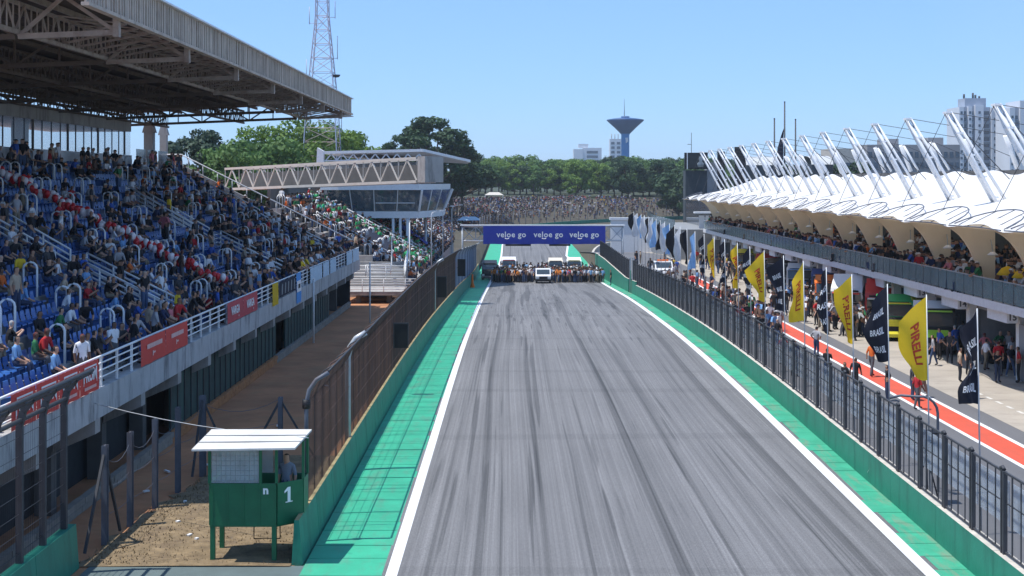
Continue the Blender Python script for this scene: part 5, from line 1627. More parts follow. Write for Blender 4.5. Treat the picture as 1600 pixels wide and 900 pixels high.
make_car(3.6, 166.5, zt(166) + .01, 'white pickup leading the crowd on the starting grid', (0.76, 0.76, 0.76))
make_car(15.6, 141.0, 0.012, 'white service pickup with orange light bar in the pit lane', (0.70, 0.70, 0.70), bar=True)

# ================================================================ people on the grid and in the pit lane
gi = []
for k in range(430):
    x = random.uniform(-2.8, 11.3)
    y = random.choice([random.uniform(165.5, 172), random.uniform(166.5, 178), random.uniform(167, 190)])
    if abs(x - 3.6) < 1.3 and y < 170.5: continue
    gi.append((x, y))
gi.sort(key=lambda p: p[1])
place = lambda x: 'left edge' if x < -1 else ('left part' if x < 2.5 else ('centre' if x < 5.5 else ('right part' if x < 9 else 'right edge')))
extra = []
for k, (x, y) in enumerate(gi):
    sh, rgb = pick_shirt() if random.random() < .55 else random.choice([('white', (0.75, 0.75, 0.75)), ('white', (0.72, 0.72, 0.72)), ('pale grey', (0.4, 0.4, 0.42)), ('orange', (0.65, 0.2, 0.03)), ('light blue', (0.2, 0.38, 0.6))])
    pose = random.choice(['stand', 'walk', 'akimbo', 'stand'])
    rz = random.uniform(0, 6.28)
    if k < 48:
        person(pose, (x, y, zt(y) + .005), rz, rgb, '%s person in %s at the %s of the grid crowd, %s' % ({'walk': 'walking', 'stand': 'standing', 'akimbo': 'hands-on-hips'}[pose], sh, place(x), 'foremost' if k < 16 else ('second rank' if k < 32 else 'third rank')), 'people standing on the starting grid')
    else: extra.append((pose if pose in LO else 'stand', (x, y, zt(y)), rz, random.uniform(.95, 1.06), rgb))
crowd_object('grid_crowd', extra, 'people packed between the trucks at the back of the starting grid')
person('stand', (11.4, 158, zt(158)), 3.1, (0.012, 0.012, 0.015), 'marshal in black standing alone against the green pit wall', 'marshals')
# pit lane people
known = [(25.1, 69.6, 'walk', (0.5, 0.02, 0.03), 'person in red top walking before garage fifteen', 1.4), (25.5, 69.0, 'walk', (0.02, 0.02, 0.03), 'person in black walking behind the red-shirted one', -1.2)]
for x, y, p, c, lab, rz in known: person(p, (x, y, 0.012), rz, c, lab, 'people in the pit lane')
pl = []
for k in range(58):
    y = random.choice([random.uniform(52, 80), random.uniform(60, 105), random.uniform(100, 150)])
    x = random.choice([random.uniform(14.2, 17.6), random.uniform(17, 20.5), random.uniform(20, 25)])
    if y < 58: x = random.uniform(22.5, 25)
    pl.append((x, y))
for k in range(16): pl.append((random.uniform(23.6, 27.5), random.uniform(67, 84)))
pl.sort(key=lambda p: p[1])
for x, y in pl:
    sh, rgb = pick_shirt()
    pose = random.choice(['stand', 'walk', 'walk', 'akimbo', 'phone'])
    where = 'beside the pit wall' if x < 17.7 else ('on the red pit stripe' if x < 19.4 else 'on the concrete apron')
    far_ = 'near' if y < 75 else ('middle' if y < 105 else 'far')
    person(pose, (x, y, 0.012), random.uniform(0, 6.28), rgb, '%s person in %s %s, %s pit lane' % ({'walk': 'walking', 'stand': 'standing', 'akimbo': 'hands-on-hips', 'phone': 'filming'}[pose], sh, where, far_), 'people in the pit lane')
extra = []
for k in range(210):
    y = random.choice([random.uniform(84, 110), random.uniform(100, 165)]); x = random.choice([random.uniform(20.5, 25.4), random.uniform(22, 25.4), random.uniform(14.5, 18)])
    sh, rgb = pick_shirt()
    extra.append((random.choice(['stand', 'walk', 'akimbo']), (x, y, 0.012), random.uniform(0, 6.28), random.uniform(.95, 1.06), rgb))
crowd_object('pit_lane_crowd', extra, 'people crowding the far pit lane between flags and garages')
# tool cabinets, tyres and awnings filling the garages
gk = 0
for i, y in enumerate(gy[3:]):
    for k in range(3):
        x = 28.5 + random.uniform(0, 3); yy = y + 1.2 + 2.0 * k
        th = thing('tool_cabinet', '%s tool cabinet counted from the near garage, standing deep inside' % ordinal(gk), 'cabinet', (x, yy, 0), 'garage equipment'); gk += 1
        c = random.choice([(0.5, 0.03, 0.03), (0.03, 0.08, 0.3), (0.6, 0.6, 0.6), (0.6, 0.14, 0.02), (0.02, 0.02, 0.02)])
        h = random.uniform(1.0, 2.1)
        b = MB(); b.box(x - .4, x + .4, yy - .6, yy + .6, .12, h); o = b.build('carcass', 'paint', th); o.color = (*c, 1)
        for d in range(3):
            b = MB(); b.box(x - .43, x - .402, yy - .55, yy + .55, .2 + d * (h - .2) / 3, .12 + (d + 1) * (h - .2) / 3); o = b.build('drawer', 'paint', th); o.color = (*[v * .8 for v in c], 1)
        b = MB()
        for sx in (-.3, .3):
            for sy in (-.5, .5): b.box(x + sx - .05, x + sx + .05, yy + sy - .05, yy + sy + .05, 0.007, .119)
        b.build('castors', 'black', th)
# ================================================================ landing with white rails at the end of the grandstand
ld = thing('end_landing', 'stepped concrete landing with many white rails at the end of the grandstand', 'landing', (-11, 114, 0))
b = MB(); b.box(-14.5, -7.2, 112.5, 117.5, 0.55, 0.85); b.build('lower_slab', 'concrete', ld)
b = MB(); b.prism([(-8.5, .549), (-7.2, .549), (-8.2, -0.3), (-8.5, -0.3)], 'y', 112.6, 117.4); b.build('slab_haunch', 'concrete', ld)
for i in range(9):
    b = MB(); b.box(-14.4, -9.6, 117.6 + i * .45, 118.05 + i * .45 - .01, 0.3, 0.9 + .24 * i); b.build('step', 'step_concrete', ld)
for x in (-13.4, -10.8, -8.9):
    b = MB(); b.box(x, x + .4, 114, 114.5, -0.3, .549); b.build('pier', 'concrete', ld)
def rail_set(par, pts, hs, m='white_rail', r=0.035):
    for a, c in zip(pts[:-1], pts[1:]):
        b = MB()
        a = Vector(a); c = Vector(c)
        for h in hs: b.tube([a + Vector((0, 0, h)), c + Vector((0, 0, h))], r, 5)
        n = max(1, int((c - a).length / 1.5))
        for k in range(n + 1):
            q = a.lerp(c, k / n); b.tube([q, q + Vector((0, 0, hs[-1]))], r, 5)
        b.build('rail', m, par)
rail_set(ld, [(-14.5, 112.5, .85), (-7.3, 112.5, .85), (-7.3, 117.4, .85)], (.2, .42, .64, .86, 1.08))
rail_set(ld, [(-14.4, 117.5, 1.5), (-9.6, 117.5, 1.5), (-9.6, 121.6, 2.8)], (.3, .6, .9, 1.2))
rail_set(ld, [(-12.2, 110.6, 2.3), (-10.3, 112.4, 2.3)], (.3, .6, .9))

# ================================================================ second grandstand, beyond the bridge
g2 = thing('far_grandstand', 'second grandstand with dark seats and green-shirted crowd below the control tower', 'grandstand', (-14, 155, 0))
N2 = 16
for i in range(N2):
    x = -9.2 - .8 * i
    b = MB(); b.box(x, x - .8 + .002, 122, 205, -2, 0.9 + .45 * i); b.build('terrace_step', 'step_concrete', g2)
b = MB(); b.prism([(-16.0, 5.0), (-11.6, 2.35), (-11.6, 2.75), (-16.0, 5.4)], 'y', 129, 143); b.build('seat_cover', 'navy_cover', g2)
b = MB(); b.box(-22.1, -22.4, 122, 205, -2, 9.4); b.build('rear_wall', 'dark_concrete', g2)
b = MB(); b.box(-12.8, -22.0, 121.6, 121.99, -1, 3.4); b.build('side_wall', 'concrete', g2)
for y in (126.0, 146.5, 150.5):
    rail_set(g2, [(-18.5, y, 6.4), (-9.2, y, 1.2)], (.3, .6, .9), r=0.04)
b = MB(); b.tube([(-0.25, 0, 0.0), (-0.25, 0, 1.0), (-.12, 0, 1.2), (.12, 0, 1.2), (0.25, 0, 1.0), (0.25, 0, -0.4)], 0.05, 5)
hoop2 = b.mesh('handrail_hoop', 'white_rail')
for y in np.arange(124, 200, 6.0):
    for i in range(1, N2, 2):
        for dy in (-.6, .6): inst('handrail_hoop', hoop2, g2, (-9.2 - .8 * i - .3, y + dy, .9 + .45 * i))
items = []
for i in range(N2):
    for y in np.arange(122.5, 204, .62):
        x = -9.2 - .8 * i - .4
        if 129 < y < 143 and 3 < i < 8: continue
        if random.random() < lerp([(122, .45), (145, .55), (165, .8), (205, .85)], y):
            sh, rgb = pick_shirt()
            if 132 < y < 160 and random.random() < (.65 if i < 9 else .4): rgb = random.choice([(0.03, .36, .12), (.05, .48, .2), (.02, .2, .07), (.03, .3, .1)])
            items.append((random.choice(['sit', 'sit_lean', 'stand']), (x, y + random.uniform(-.15, .15), .9 + .45 * i), random.gauss(0, .4), random.uniform(.93, 1.06), rgb))
crowd_object('far_stand_crowd', items, 'spectators, many in green, on the second grandstand below the control tower')
b = MB(); b.grid([[(-10.2 - 3.4 * s, 158 + 5.5 * u, 2.2 + 2.0 * s + .25 * math.sin(5 * u + 3 * s) + .45) for s in np.linspace(0, 1, 5)] for u in np.linspace(0, 1, 6)])
tag(b.build('flag_banner', 'banner_blue'), 'large blue flag spread over the far crowd', 'flag')
# curved-top lamp posts standing behind the left fence
for k, (px, y, zt_, lab) in enumerate(((490, 84, 3.9, 'white lamp post in front of the pale blue banners'), (578, 96, 4.2, 'white lamp post before the railed landing'), (612, 121, 5.0, 'thin white post right of the landing'),
                            (640, 130, 6.2, 'white post left of the blue flag'), (674, 142, 6.5, 'white post with bent top behind the fence'), (692, 152, 6.8, 'second bent-top white post near the gantry'), (706, 160, 6.8, 'third bent-top white post near the gantry'))):
    x = (px - 803) * y / F
    th = thing('lamp_post', lab, 'lamp post', (x, y, left_z(y)), 'white posts behind the left fence')
    b = MB(); b.tube([(x, y, left_z(y) - .1), (x, y, zt_), ] + ([(x + .1, y, zt_ + .3), (x + .9, y, zt_ + .5)] if k > 3 else []), [0.075, 0.055] + ([.05, .04] if k > 3 else []), 6); b.build('pole', 'white_metal', th)
    b = MB(); b.box(x - .06, x + .06, y - .06, y + .06, zt_ + .01, zt_ + .12) if k <= 3 else b.box(x + .85, x + 1.3, y - .08, y + .08, zt_ + .45, zt_ + .56); b.build('head', 'white_metal', th)

# ================================================================ truss footbridge
fb = thing('footbridge', 'pale steel truss footbridge leading from the stand to the control tower', 'bridge', (-19, 126, 10))
P = Vector((-29.0, 135, 0)); Q = Vector((-8.4, 116, 0))
zb = lambda s: 9.30 + .78 * s
ztp = lambda s: 11.35 + .75 * s
dv = (Q - P).normalized(); nv = Vector((-dv.y, dv.x, 0))
for off in (0, 1):
    o_ = nv * (2.2 * off)
    for f_, w in ((zb, .20), (ztp, .18)):
        b = MB(); b.bar(P + o_ + Vector((0, 0, f_(0))), Q + o_ + Vector((0, 0, f_(1))), w, w * 1.2); b.build('chord', 'bridge_steel', fb)
    NB = 12
    for k in range(NB):
        s0, s1 = k / NB, (k + 1) / NB
        a = P.lerp(Q, s0) + o_; c = P.lerp(Q, s1) + o_; mid = P.lerp(Q, (s0 + s1) / 2) + o_
        b = MB()
        b.bar(a + Vector((0, 0, zb(s0) + .1)), mid + Vector((0, 0, ztp((s0 + s1) / 2) - .1)), .10); b.bar(mid + Vector((0, 0, ztp((s0 + s1) / 2) - .1)), c + Vector((0, 0, zb(s1) + .1)), .10)
        b.build('diagonal', 'bridge_steel', fb)
        b = MB(); b.bar(a + Vector((0, 0, zb(s0) + .1)), a + Vector((0, 0, ztp(s0) - .1)), .07); b.build('vertical', 'bridge_steel', fb)
b = MB()
o2 = nv * 2.0; o1 = nv * .2
b.add([tuple(P + o1 + Vector((0, 0, 9.25))), tuple(Q + o1 + Vector((0, 0, 10.03))), tuple(Q + o2 + Vector((0, 0, 10.03))), tuple(P + o2 + Vector((0, 0, 9.25)))], [(0, 1, 2, 3)]); b.build('deck', 'dark_concrete', fb)
b = MB(); o3 = nv * 1.9
b.add([tuple(P + o3 + Vector((0, 0, 9.4))), tuple(Q + o3 + Vector((0, 0, 10.2))), tuple(Q + o3 + Vector((0, 0, 11.6))), tuple(P + o3 + Vector((0, 0, 10.9)))], [(0, 1, 2, 3)]); b.build('side_screen', 'dark_concrete', fb)
b = MB(); e = dv * 1.05
for s_ in (0,):
    pts = [Q + dv * .12, Q + e, Q + e + nv * 2.2, Q + dv * .12 + nv * 2.2]
    b.prism([(p.x, p.y) for p in pts], 'z', 10.0, 12.25)
b.build('end_box', 'concrete', fb)

# ================================================================ race control tower
ct = thing('control_tower', 'white and glass race control tower with slanted windows and wide flat roof', 'building', (-15, 155, 0))
foot_ = [(-20.5, 150), (-10.6, 150), (-8.4, 160), (-8.8, 172), (-20.5, 172)]
head_ = [(-20.9, 149), (-10.2, 149), (-7.5, 160), (-7.9, 173), (-20.9, 173)]
b = MB(); b.prism(foot_, 'z', 6.0, 6.75); b.build('floor_slab', 'white_metal', ct)
b = MB(); b.prism([(x * 1.02 - .1, y - .4) for x, y in head_], 'z', 9.15, 9.8); b.build('roof_slab', 'white_metal', ct)
for i in range(4):
    a0, a1 = Vector((*foot_[i], 6.76)), Vector((*foot_[(i + 1) % 5], 6.76)); c0, c1 = Vector((*head_[i], 9.14)), Vector((*head_[(i + 1) % 5], 9.14))
    n_ = 4 if i == 0 else 3
    for k in range(n_):
        s0, s1 = k / n_ + .01, (k + 1) / n_ - .01
        b = MB(); b.add([tuple(a0.lerp(a1, s0)), tuple(a0.lerp(a1, s1)), tuple(c0.lerp(c1, s1)), tuple(c0.lerp(c1, s0))], [(0, 1, 2, 3)]); b.build('window_pane', 'glass', ct)
        b = MB(); b.bar(a0.lerp(a1, k / n_), c0.lerp(c1, k / n_), .22 if k == 0 else .10); b.build('mullion', 'white_metal', ct)
b = MB(); b.bar((-15.4, 149.5, 7.7), (-11, 149.5, 7.7), .08); b.build('transom', 'white_metal', ct)
b = MB(); b.box(-20, -9.5, 158, 158.2, 6.76, 9.1); b.build('inner_wall', 'grey_sheet', ct)
b = MB(); b.box(-22, -10.6, 153, 171, 9.81, 12.3); b.build('upper_storey', 'grey_sheet', ct)
b = MB(); b.box(-10.55, -9.6, 153.5, 160, 10.0, 12.0); b.build('equipment_bay', 'galvanised', ct)
b = MB(); b.add([(-20.8, 147, 13.1), (-9.9, 147, 13.35), (-5.1, 158, 12.35), (-6, 174, 12.4), (-20.8, 174, 13.1), (-20.8, 147, 13.4), (-9.9, 147, 13.65), (-5.1, 158, 12.65), (-6, 174, 12.7), (-20.8, 174, 13.4)],
    [(0, 1, 2, 3, 4), (9, 8, 7, 6, 5), (0, 5, 6, 1), (1, 6, 7, 2), (2, 7, 8, 3), (3, 8, 9, 4), (4, 9, 5, 0)]); b.build('main_roof', 'white_metal', ct)
b = MB()
b.bar((-20.8, 147.2, 12.35), (-9.9, 147.2, 12.6), .14)
for k in range(9): b.bar((-20.6 + k * 1.2, 147.2, 12.4), (-20.0 + k * 1.2, 147.2, 13.1), .12); b.bar((-20.0 + k * 1.2, 147.2, 13.1), (-19.4 + k * 1.2, 147.2, 12.4), .12)
b.build('roof_truss', 'white_metal', ct)
b = MB(); b.prism([(-21.6, 12.0), (-20.8, 12.0), (-20.8, 13.4), (-21.5, 13.8)], 'y', 146.9, 148); b.build('roof_end_fin', 'white_metal', ct)
for (x, y) in ((-16.5, 150.5), (-13.5, 150.2), (-12.7, 150.2), (-11.9, 150.2), (-19, 156), (-10.5, 160)):
    b = MB(); b.tube([(x, y, -1), (x, y, 5.99)], .16 if x not in (-16.5,) else .4, 8); b.build('column', 'white_metal', ct)
b = MB()
for k in range(5): b.box(-24.5, -21.2, 150, 150.1, 6.4 + k * .55, 6.6 + k * .55)
b.box(-24.6, -24.45, 149.9, 150.1, 6, 9.2); b.box(-21.2, -21.05, 149.9, 150.1, 6, 9.2); b.build('side_louvre', 'white_metal', ct)

# ================================================================ gantry with sponsor banner
gt = thing('start_gantry', 'steel gantry across the track carrying a long blue banner', 'gantry', (4, 190, -3))
GY = 190.0; zg = zt(GY)
gx0, gx1 = -7.3, 15.4
for yy in (GY, GY + 1.0):
    for z_ in (zg + 4.75, zg + 6.75):
        b = MB(); b.tube([(gx0, yy, z_), (gx1, yy, z_)], 0.10, 6); b.build('chord', 'white_metal', gt)
k = 0
x = gx0
while x < gx1 - .1:
    b = MB()
    b.bar((x, GY, zg + 4.75), (x + 1.9, GY, zg + 6.75), .10); b.bar((x, GY, zg + 6.75), (x + 1.9, GY, zg + 4.75), .10); b.bar((x, GY, zg + 4.75), (x, GY, zg + 6.75), .12)
    b.build('bracing', 'galvanised', gt)
    x += 1.9
for x in (gx0, gx1):
    for yy in (GY, GY + 1.0):
        b = MB(); b.tube([(x, yy, zg - .3), (x, yy, zg + 6.8)], .13, 6); b.build('leg', 'galvanised', gt)
b = MB(); b.box(gx0 - .3, gx1 + .3, GY - .25, GY + 1.2, zg + 6.86, zg + 6.98); b.build('walkway_roof', 'white_metal', gt)
bx0, bx1 = (755 - 803) * 189.6 / F, (946 - 803) * 189.6 / F
b = MB(); rows = []
for s in np.linspace(0, 1, 25):
    rows.append([(bx0 + (bx1 - bx0) * s, 189.6 + .03 * math.sin(s * 19), zg + 4.3 + .02 * math.sin(s * 31)), (bx0 + (bx1 - bx0) * s, 189.6 + .02 * math.sin(s * 15), zg + 6.85)])
b.grid(rows); bn = b.build('banner', 'banner_blue', gt)
vg = text_mesh('veloe go', 1.12, 'number_white', 0.022, spacing=1.08)
sm_ = MB(); sm_.tube([(-.30, 0, 0), (-.12, -.10, 0), (.12, -.10, 0), (.30, 0, 0)], .06, 5)
for cx in (798, 856, 912):
    x = (cx + 1 - 803) * 189.5 / F
    place_text('lettering', vg, bn, (x, 189.5, zg + 5.62), (1, 0, 0), (0, 0, 1))
    s2 = MB(); s2.v = [(x - .62 + v[0], 189.5 + v[2], zg + 5.15 + v[1]) for v in sm_.v]; s2.f, s2.m, s2.sm = sm_.f, sm_.m, sm_.sm
    s2.build('smile_mark', 'number_white', bn)
for k, (xa, xb) in enumerate(((-1.2, 2.4), (5.0, 8.0))):
    b = MB(); b.box(xa, xb, GY + .3, GY + .7, zg + 4.0, zg + 4.25); b.build('light_bar', 'black', gt)
# orange cone-like post by the left fence
b = MB(); b.lathe([(0.28, zt(152)), (0.28, zt(152) + .1), (0.14, zt(152) + .5), (0.10, zt(152) + 1.5), (0, zt(152) + 1.52)], -4.7, 152, 10)
tag(b.build('marker_post', 'orange'), 'orange marker post at the foot of the left fence before the grid', 'marker')

# far barrier, catch fence and pit-entry wall on the bend
fbz = thing('far_barrier', 'low green barrier with tall catch fence round the far bend', 'barrier', (0, 420, -2))
for i in range(40):
    a0, a1 = .0 + i * .03, .0 + (i + 1) * .03 - .001
    b = MB(); r0, r1 = 167.0, 167.4
    z0 = lerp([(0, zt(300)), (1.3, -1.6)], a0); vs = []
    for a in (a0, a1):
        for r_, z_ in ((r0, -0.3), (r0, 1.2), (r1, 1.2), (r1, -.3)): vs.append((*ang_pt(r_, a), z0 + z_))
    b.add(vs, [(0, 1, 2, 3), (7, 6, 5, 4), (0, 4, 5, 1), (2, 6, 7, 3), (1, 5, 6, 2)]); b.build('wall_segment', 'wall_green', fbz)
    b = MB(); p = ang_pt(167.6, a0); b.tube([(*p, z0 - .2), (*p, z0 + 5.0)], .09, 5); b.build('post', 'steel_post', fbz)
b = MB()
for i in range(320):
    a = i * .00375; p = ang_pt(167.6, a); z0 = lerp([(0, zt(300)), (1.3, -1.6)], a); b.tube([(*p, z0 + 1.2), (*p, z0 + 5.0)], .022, 3, cap=False)
for h in (1.6, 2.4, 3.2, 4.0, 4.9):
    b.tube([(*ang_pt(167.6, a), lerp([(0, zt(300)), (1.3, -1.6)], a) + h) for a in np.linspace(0, 1.2, 30)], .03, 3, cap=False)
o = b.build('wire_mesh', 'truss_dark', fbz, fix=False); o['kind'] = 'stuff'
b = MB(); rows = []
for s in np.linspace(0, 1, 14):
    x = 12.6 + 8.5 * s ** 1.5; y = 215 + 55 * math.sin(s * 1.4)
    rows.append([(x, y, zt(y) - .1), (x, y, zt(y) + 1.3), (x + .4, y + .2, zt(y) + 1.3), (x + .4, y + .2, zt(y) - .1)])
b.grid(rows, 0, False); tag(b.build('entry_wall', 'wall_cap'), 'pale concrete wall curving round the pit entry', 'wall')
b = MB(); y = 192
vs = []
for yy, zz in ((191, .0), (214, 0)): vs += [(12.2, yy, zt(yy) - .1), (12.2, yy, zt(yy) + 1.5), (12.5, yy, zt(yy) + 1.5), (12.5, yy, zt(yy) - .1)]
b.add(vs, [(0, 1, 2, 3), (7, 6, 5, 4), (0, 4, 5, 1), (2, 6, 7, 3), (1, 5, 6, 2)]); tag(b.build('wall_stub', 'wall_green'), 'green wall stub beyond the gantry at the pit entry', 'wall')

# hillside spectators
items = []
tries = 0
while len(items) < 2300 and tries < 40000:
    tries += 1
    y = random.uniform(206, 470); x = random.uniform(-45, 85)
    s = hill_s(x, y)
    if s < 3 or s > 46: continue
    px = 803 + x * F / y
    if px < 660 or px > 1075: continue
    dens = 1.0 if px < 800 else lerp([(800, .8), (900, .6), (1000, .45), (1075, .25)], px)
    if px > 800 and s < 10: dens *= .35
    if random.random() > dens: continue
    sh, rgb = pick_shirt()
    items.append((random.choice(['stand', 'sit', 'akimbo', 'stand']), (x, y, hill_z(x, y)), random.uniform(-2.6, -.6) + (1.2 if x < 0 else 0), random.uniform(.86, 1.0), tuple(c * .8 for c in rgb)))
tries = 0
while tries < 1500:
    tries += 1
    y = random.uniform(203, 345); s = random.uniform(1.5, 26)
    x = lerp([(150, -7.5), (200, -8.0), (300, -12.0), (345, -9)], y) - s
    sh, rgb = pick_shirt()
    items.append((random.choice(['stand', 'sit', 'akimbo', 'stand']), (x, y, hill_z(x, y)), random.gauss(-.6, .5), random.uniform(.95, 1.08), rgb))
crowd_object('hillside_crowd', items, 'spectators massed on the grassy hillside beyond the gantry')
for k, (px, y, w, m) in enumerate(((733, 330, 6.0, 'banner_pale'), (772, 425, 6, 'wall_cap'))):
    x = (px - 803) * y / F; z = hill_z(x, y)
    th = thing('market_tent', '%s pale tent roof from the left among the hillside crowd' % ordinal(k), 'tent', (x, y, z), 'tents on the hillside')
    b = MB(); b.add([(x - w / 2, y - 2, z + 2.3), (x + w / 2, y - 2, z + 2.3), (x + w / 2, y + 2, z + 2.3), (x - w / 2, y + 2, z + 2.3), (x - w / 4, y, z + 3.2), (x + w / 4, y, z + 3.2)], [(0, 1, 5, 4), (1, 2, 5), (2, 3, 4, 5), (3, 0, 4), (0, 3, 2, 1)]); b.build('tent_roof', m, th)
    for sx in (-1, 1):
        for sy in (-1, 1):
            b = MB(); b.tube([(x + sx * w * .47, y + sy * 1.9, z - .3), (x + sx * w * .47, y + sy * 1.9, z + 2.3)], .06, 4); b.build('tent_pole', 'white_metal', th)

# ================================================================ trees
def tree_meshes(seed, R_, H_, trunk, n_clumps, leaves, leaf, shape='round'):
    """trunk+limbs and crown built of leaf faces gathered in clumps; origin at the foot"""
    r = random.Random(seed)
    tm = MB()
    tm.tube([(0, 0, -.5), (r.uniform(-.2, .2), r.uniform(-.2, .2), trunk * .6), (r.uniform(-.3, .3), 0, trunk * 1.2)], [H_ * .028, H_ * .021, H_ * .015], 7)
    cl = []
    cz = (trunk + H_) / 2; rz = (H_ - trunk * .8) / 2
    for k in range(n_clumps):
        while True:
            u = Vector((r.uniform(-1, 1), r.uniform(-1, 1), r.uniform(-1, 1)))
            if .25 < u.length < 1: break
        u = u.normalized() * (u.length ** .45)
        rr = R_ * (1 if shape == 'round' else (1 - .35 * u.z))
        c = Vector((u.x * rr * .85, u.y * rr * .85, cz + u.z * rz * .85))
        cl.append((c, R_ * r.uniform(.20, .36) if shape != 'open' else R_ * r.uniform(.14, .24)))
    for c, cr in cl[:14]:
        tm.tube([(0, 0, trunk * .9), tuple(Vector((0, 0, trunk)).lerp(c, .5) + Vector((0, 0, -.05 * H_))), tuple(c)], [H_ * .012, H_ * .008, H_ * .004], 5, cap=False)
    V, Fc = [], []
    per = leaves // n_clumps
    rn = np.random.default_rng(seed)
    for c, cr in cl:
        d = rn.normal(size=(per, 3)); d /= np.linalg.norm(d, axis=1)[:, None]
        rad = cr * rn.uniform(.55, 1.05, size=(per, 1))
        p = np.array(c) + d * rad * np.array([1, 1, .72])
        nrm = d + rn.normal(scale=.55, size=(per, 3)); nrm /= np.linalg.norm(nrm, axis=1)[:, None]
        a = np.cross(nrm, rn.normal(size=(per, 3))); a /= np.linalg.norm(a, axis=1)[:, None]
        bb_ = np.cross(nrm, a)
        sz = leaf * rn.uniform(.6, 1.3, size=(per, 1))
        q = np.stack([p + a * sz, p + bb_ * sz * .6, p - a * sz, p - bb_ * sz * .6], 1)
        V.append(q.reshape(-1, 3))
    V = np.concatenate(V)
    me = bpy.data.meshes.new('crown')
    n4 = len(V) // 4
    me.vertices.add(len(V)); me.vertices.foreach_set('co', V.ravel().astype(np.float32))
    me.loops.add(n4 * 4); me.loops.foreach_set('vertex_index', np.arange(n4 * 4, dtype=np.int32))
    me.polygons.add(n4); me.polygons.foreach_set('loop_start', np.arange(0, n4 * 4, 4, dtype=np.int32))
    me.update(calc_edges=True); me.validate()
    return tm.mesh('trunk', 'bark'), me

def plant(tms, x, y, z, label, group, leafmat, sc=1.0, rz=0.0, sz=1.0):
    th = thing('tree', label, 'tree', (x, y, z), group)
    inst('trunk', tms[0], th, (x, y, z), rz, (sc, sc, sc * sz))
    key = (tms[1].name, leafmat)
    if key not in CR:
        m2 = tms[1].copy(); m2.materials.clear(); m2.materials.append(M[leafmat]); CR[key] = m2
    inst('crown', CR[key], th, (x, y, z), rz, (sc, sc, sc * sz))
    return th
CR = {}
T1 = tree_meshes(3, 9.0, 17, 4, 46, 15000, .30)
T2 = tree_meshes(5, 6.5, 14, 4, 30, 8000, .34)
T3 = tree_meshes(9, 7.0, 15, 5, 34, 7000, .40, 'open')
T4 = tree_meshes(12, 8.5, 22, 7, 44, 9000, .36, 'open')
T5 = tree_meshes(21, 6.0, 13, 1.6, 30, 5200, .42)
T6 = tree_meshes(33, 7.5, 15, 2.0, 36, 5600, .46)
def px_tree(tms, px, ytop, Y, H_, label, group, lm, rz=0, wide=1.0):
    x = (px - 803) * Y / F; top = EYE + (284 - ytop) * Y / F
    base = 0.0 if Y < 330 else hill_z(x, Y)
    s = (top - base) / H_
    th = plant(tms, x, Y, base, label, group, lm, s * wide, rz, 1 / wide)
    return th
GL = 'trees behind the left grandstand'
px_tree(T1, 455, 186, 235, 17, 'broad bright green tree in the middle behind the footbridge', GL, 'leaf_bright', 0.3, 1.1)
px_tree(T1, 530, 194, 245, 17, 'bright green tree standing just left of the control tower roof', GL, 'leaf_bright', 2.1, 0.95)
px_tree(T2, 400, 212, 215, 14, 'green tree at the left of the bright crowns', GL, 'leaf_mid', 1.0, 1.1)
px_tree(T2, 345, 226, 205, 14, 'rounded dark green tree behind the end of the stand', GL, 'leaf_mid', 0.4)
px_tree(T4, 318, 202, 225, 22, 'tall airy grey-green tree seen beside the concrete columns', GL, 'leaf_blue', 1.4, 1.0)
px_tree(T3, 290, 214, 210, 15, 'grey-green tree partly behind the concrete column', GL, 'leaf_blue', 2.4, 1.0)
px_tree(T4, 672, 182, 330, 22, 'tall dark open-crowned tree right of the control tower', GL, 'leaf_dark', 0.2, 1.35)
px_tree(T4, 705, 212, 340, 22, 'dark tree leaning right of the tallest open-crowned tree', GL, 'leaf_dark', 2.6, 1.2)
px_tree(T4, 636, 208, 345, 22, 'dark tree left of the tallest open-crowned tree', GL, 'leaf_dark', 4.0, 1.25)
px_tree(T3, 722, 236, 370, 15, 'lower dark tree at the right foot of the open-crowned tree', GL, 'leaf_dark', 1.6, 1.1)
px_tree(T5, 600, 238, 290, 13, 'small dark tree behind the control tower roof', GL, 'leaf_dark', 1.6, 1.1)
# long row behind the hillside crowd
far = []
rt = random.Random(4)
px = 738.0
while px < 1150:
    Y = rt.uniform(480, 540)
    far.append((px, Y, rt.uniform(247, 262) if px < 1000 else rt.uniform(246, 256), rt.choice([T5, T6, T2, T3, T6]), rt.choice(['leaf_mid', 'leaf_bright', 'leaf_bright', 'leaf_mid', 'leaf_dark'] if px < 950 else ['leaf_dark', 'leaf_mid', 'leaf_dark'])))
    px += rt.uniform(9, 15)
for k, (px, Y, yt, tm_, lm) in enumerate(far):
    px_tree(tm_, px, yt, Y, {id(T5): 13, id(T6): 15, id(T2): 14, id(T3): 15}[id(tm_)], '%s tree from the left in the far row behind the hillside crowd' % ordinal(k), 'far row of trees', lm, rt.uniform(0, 6), rt.uniform(.95, 1.15))
px = 735.0; k = 0
while px < 1160:
    Y = rt.uniform(580, 640)
    px_tree(rt.choice([T5, T6]), px, rt.uniform(243, 252), Y, 14, '%s tree from the left in the rear treetop line on the skyline' % ordinal(k), 'rear row of trees', rt.choice(['leaf_dark', 'leaf_mid']), rt.uniform(0, 6), 1.15)
    px += rt.uniform(13, 20); k += 1
for k, (px, Y, yt) in enumerate(((1175, 330, 258), (1230, 320, 256), (1290, 300, 254), (1340, 310, 252), (1060, 430, 262), (1085, 420, 266))):
    px_tree(T5, px, yt, Y, 13, '%s low dark tree from the left behind the pit canopy' % ordinal(k), 'trees behind the pit building', 'leaf_dark', k, 1.1)

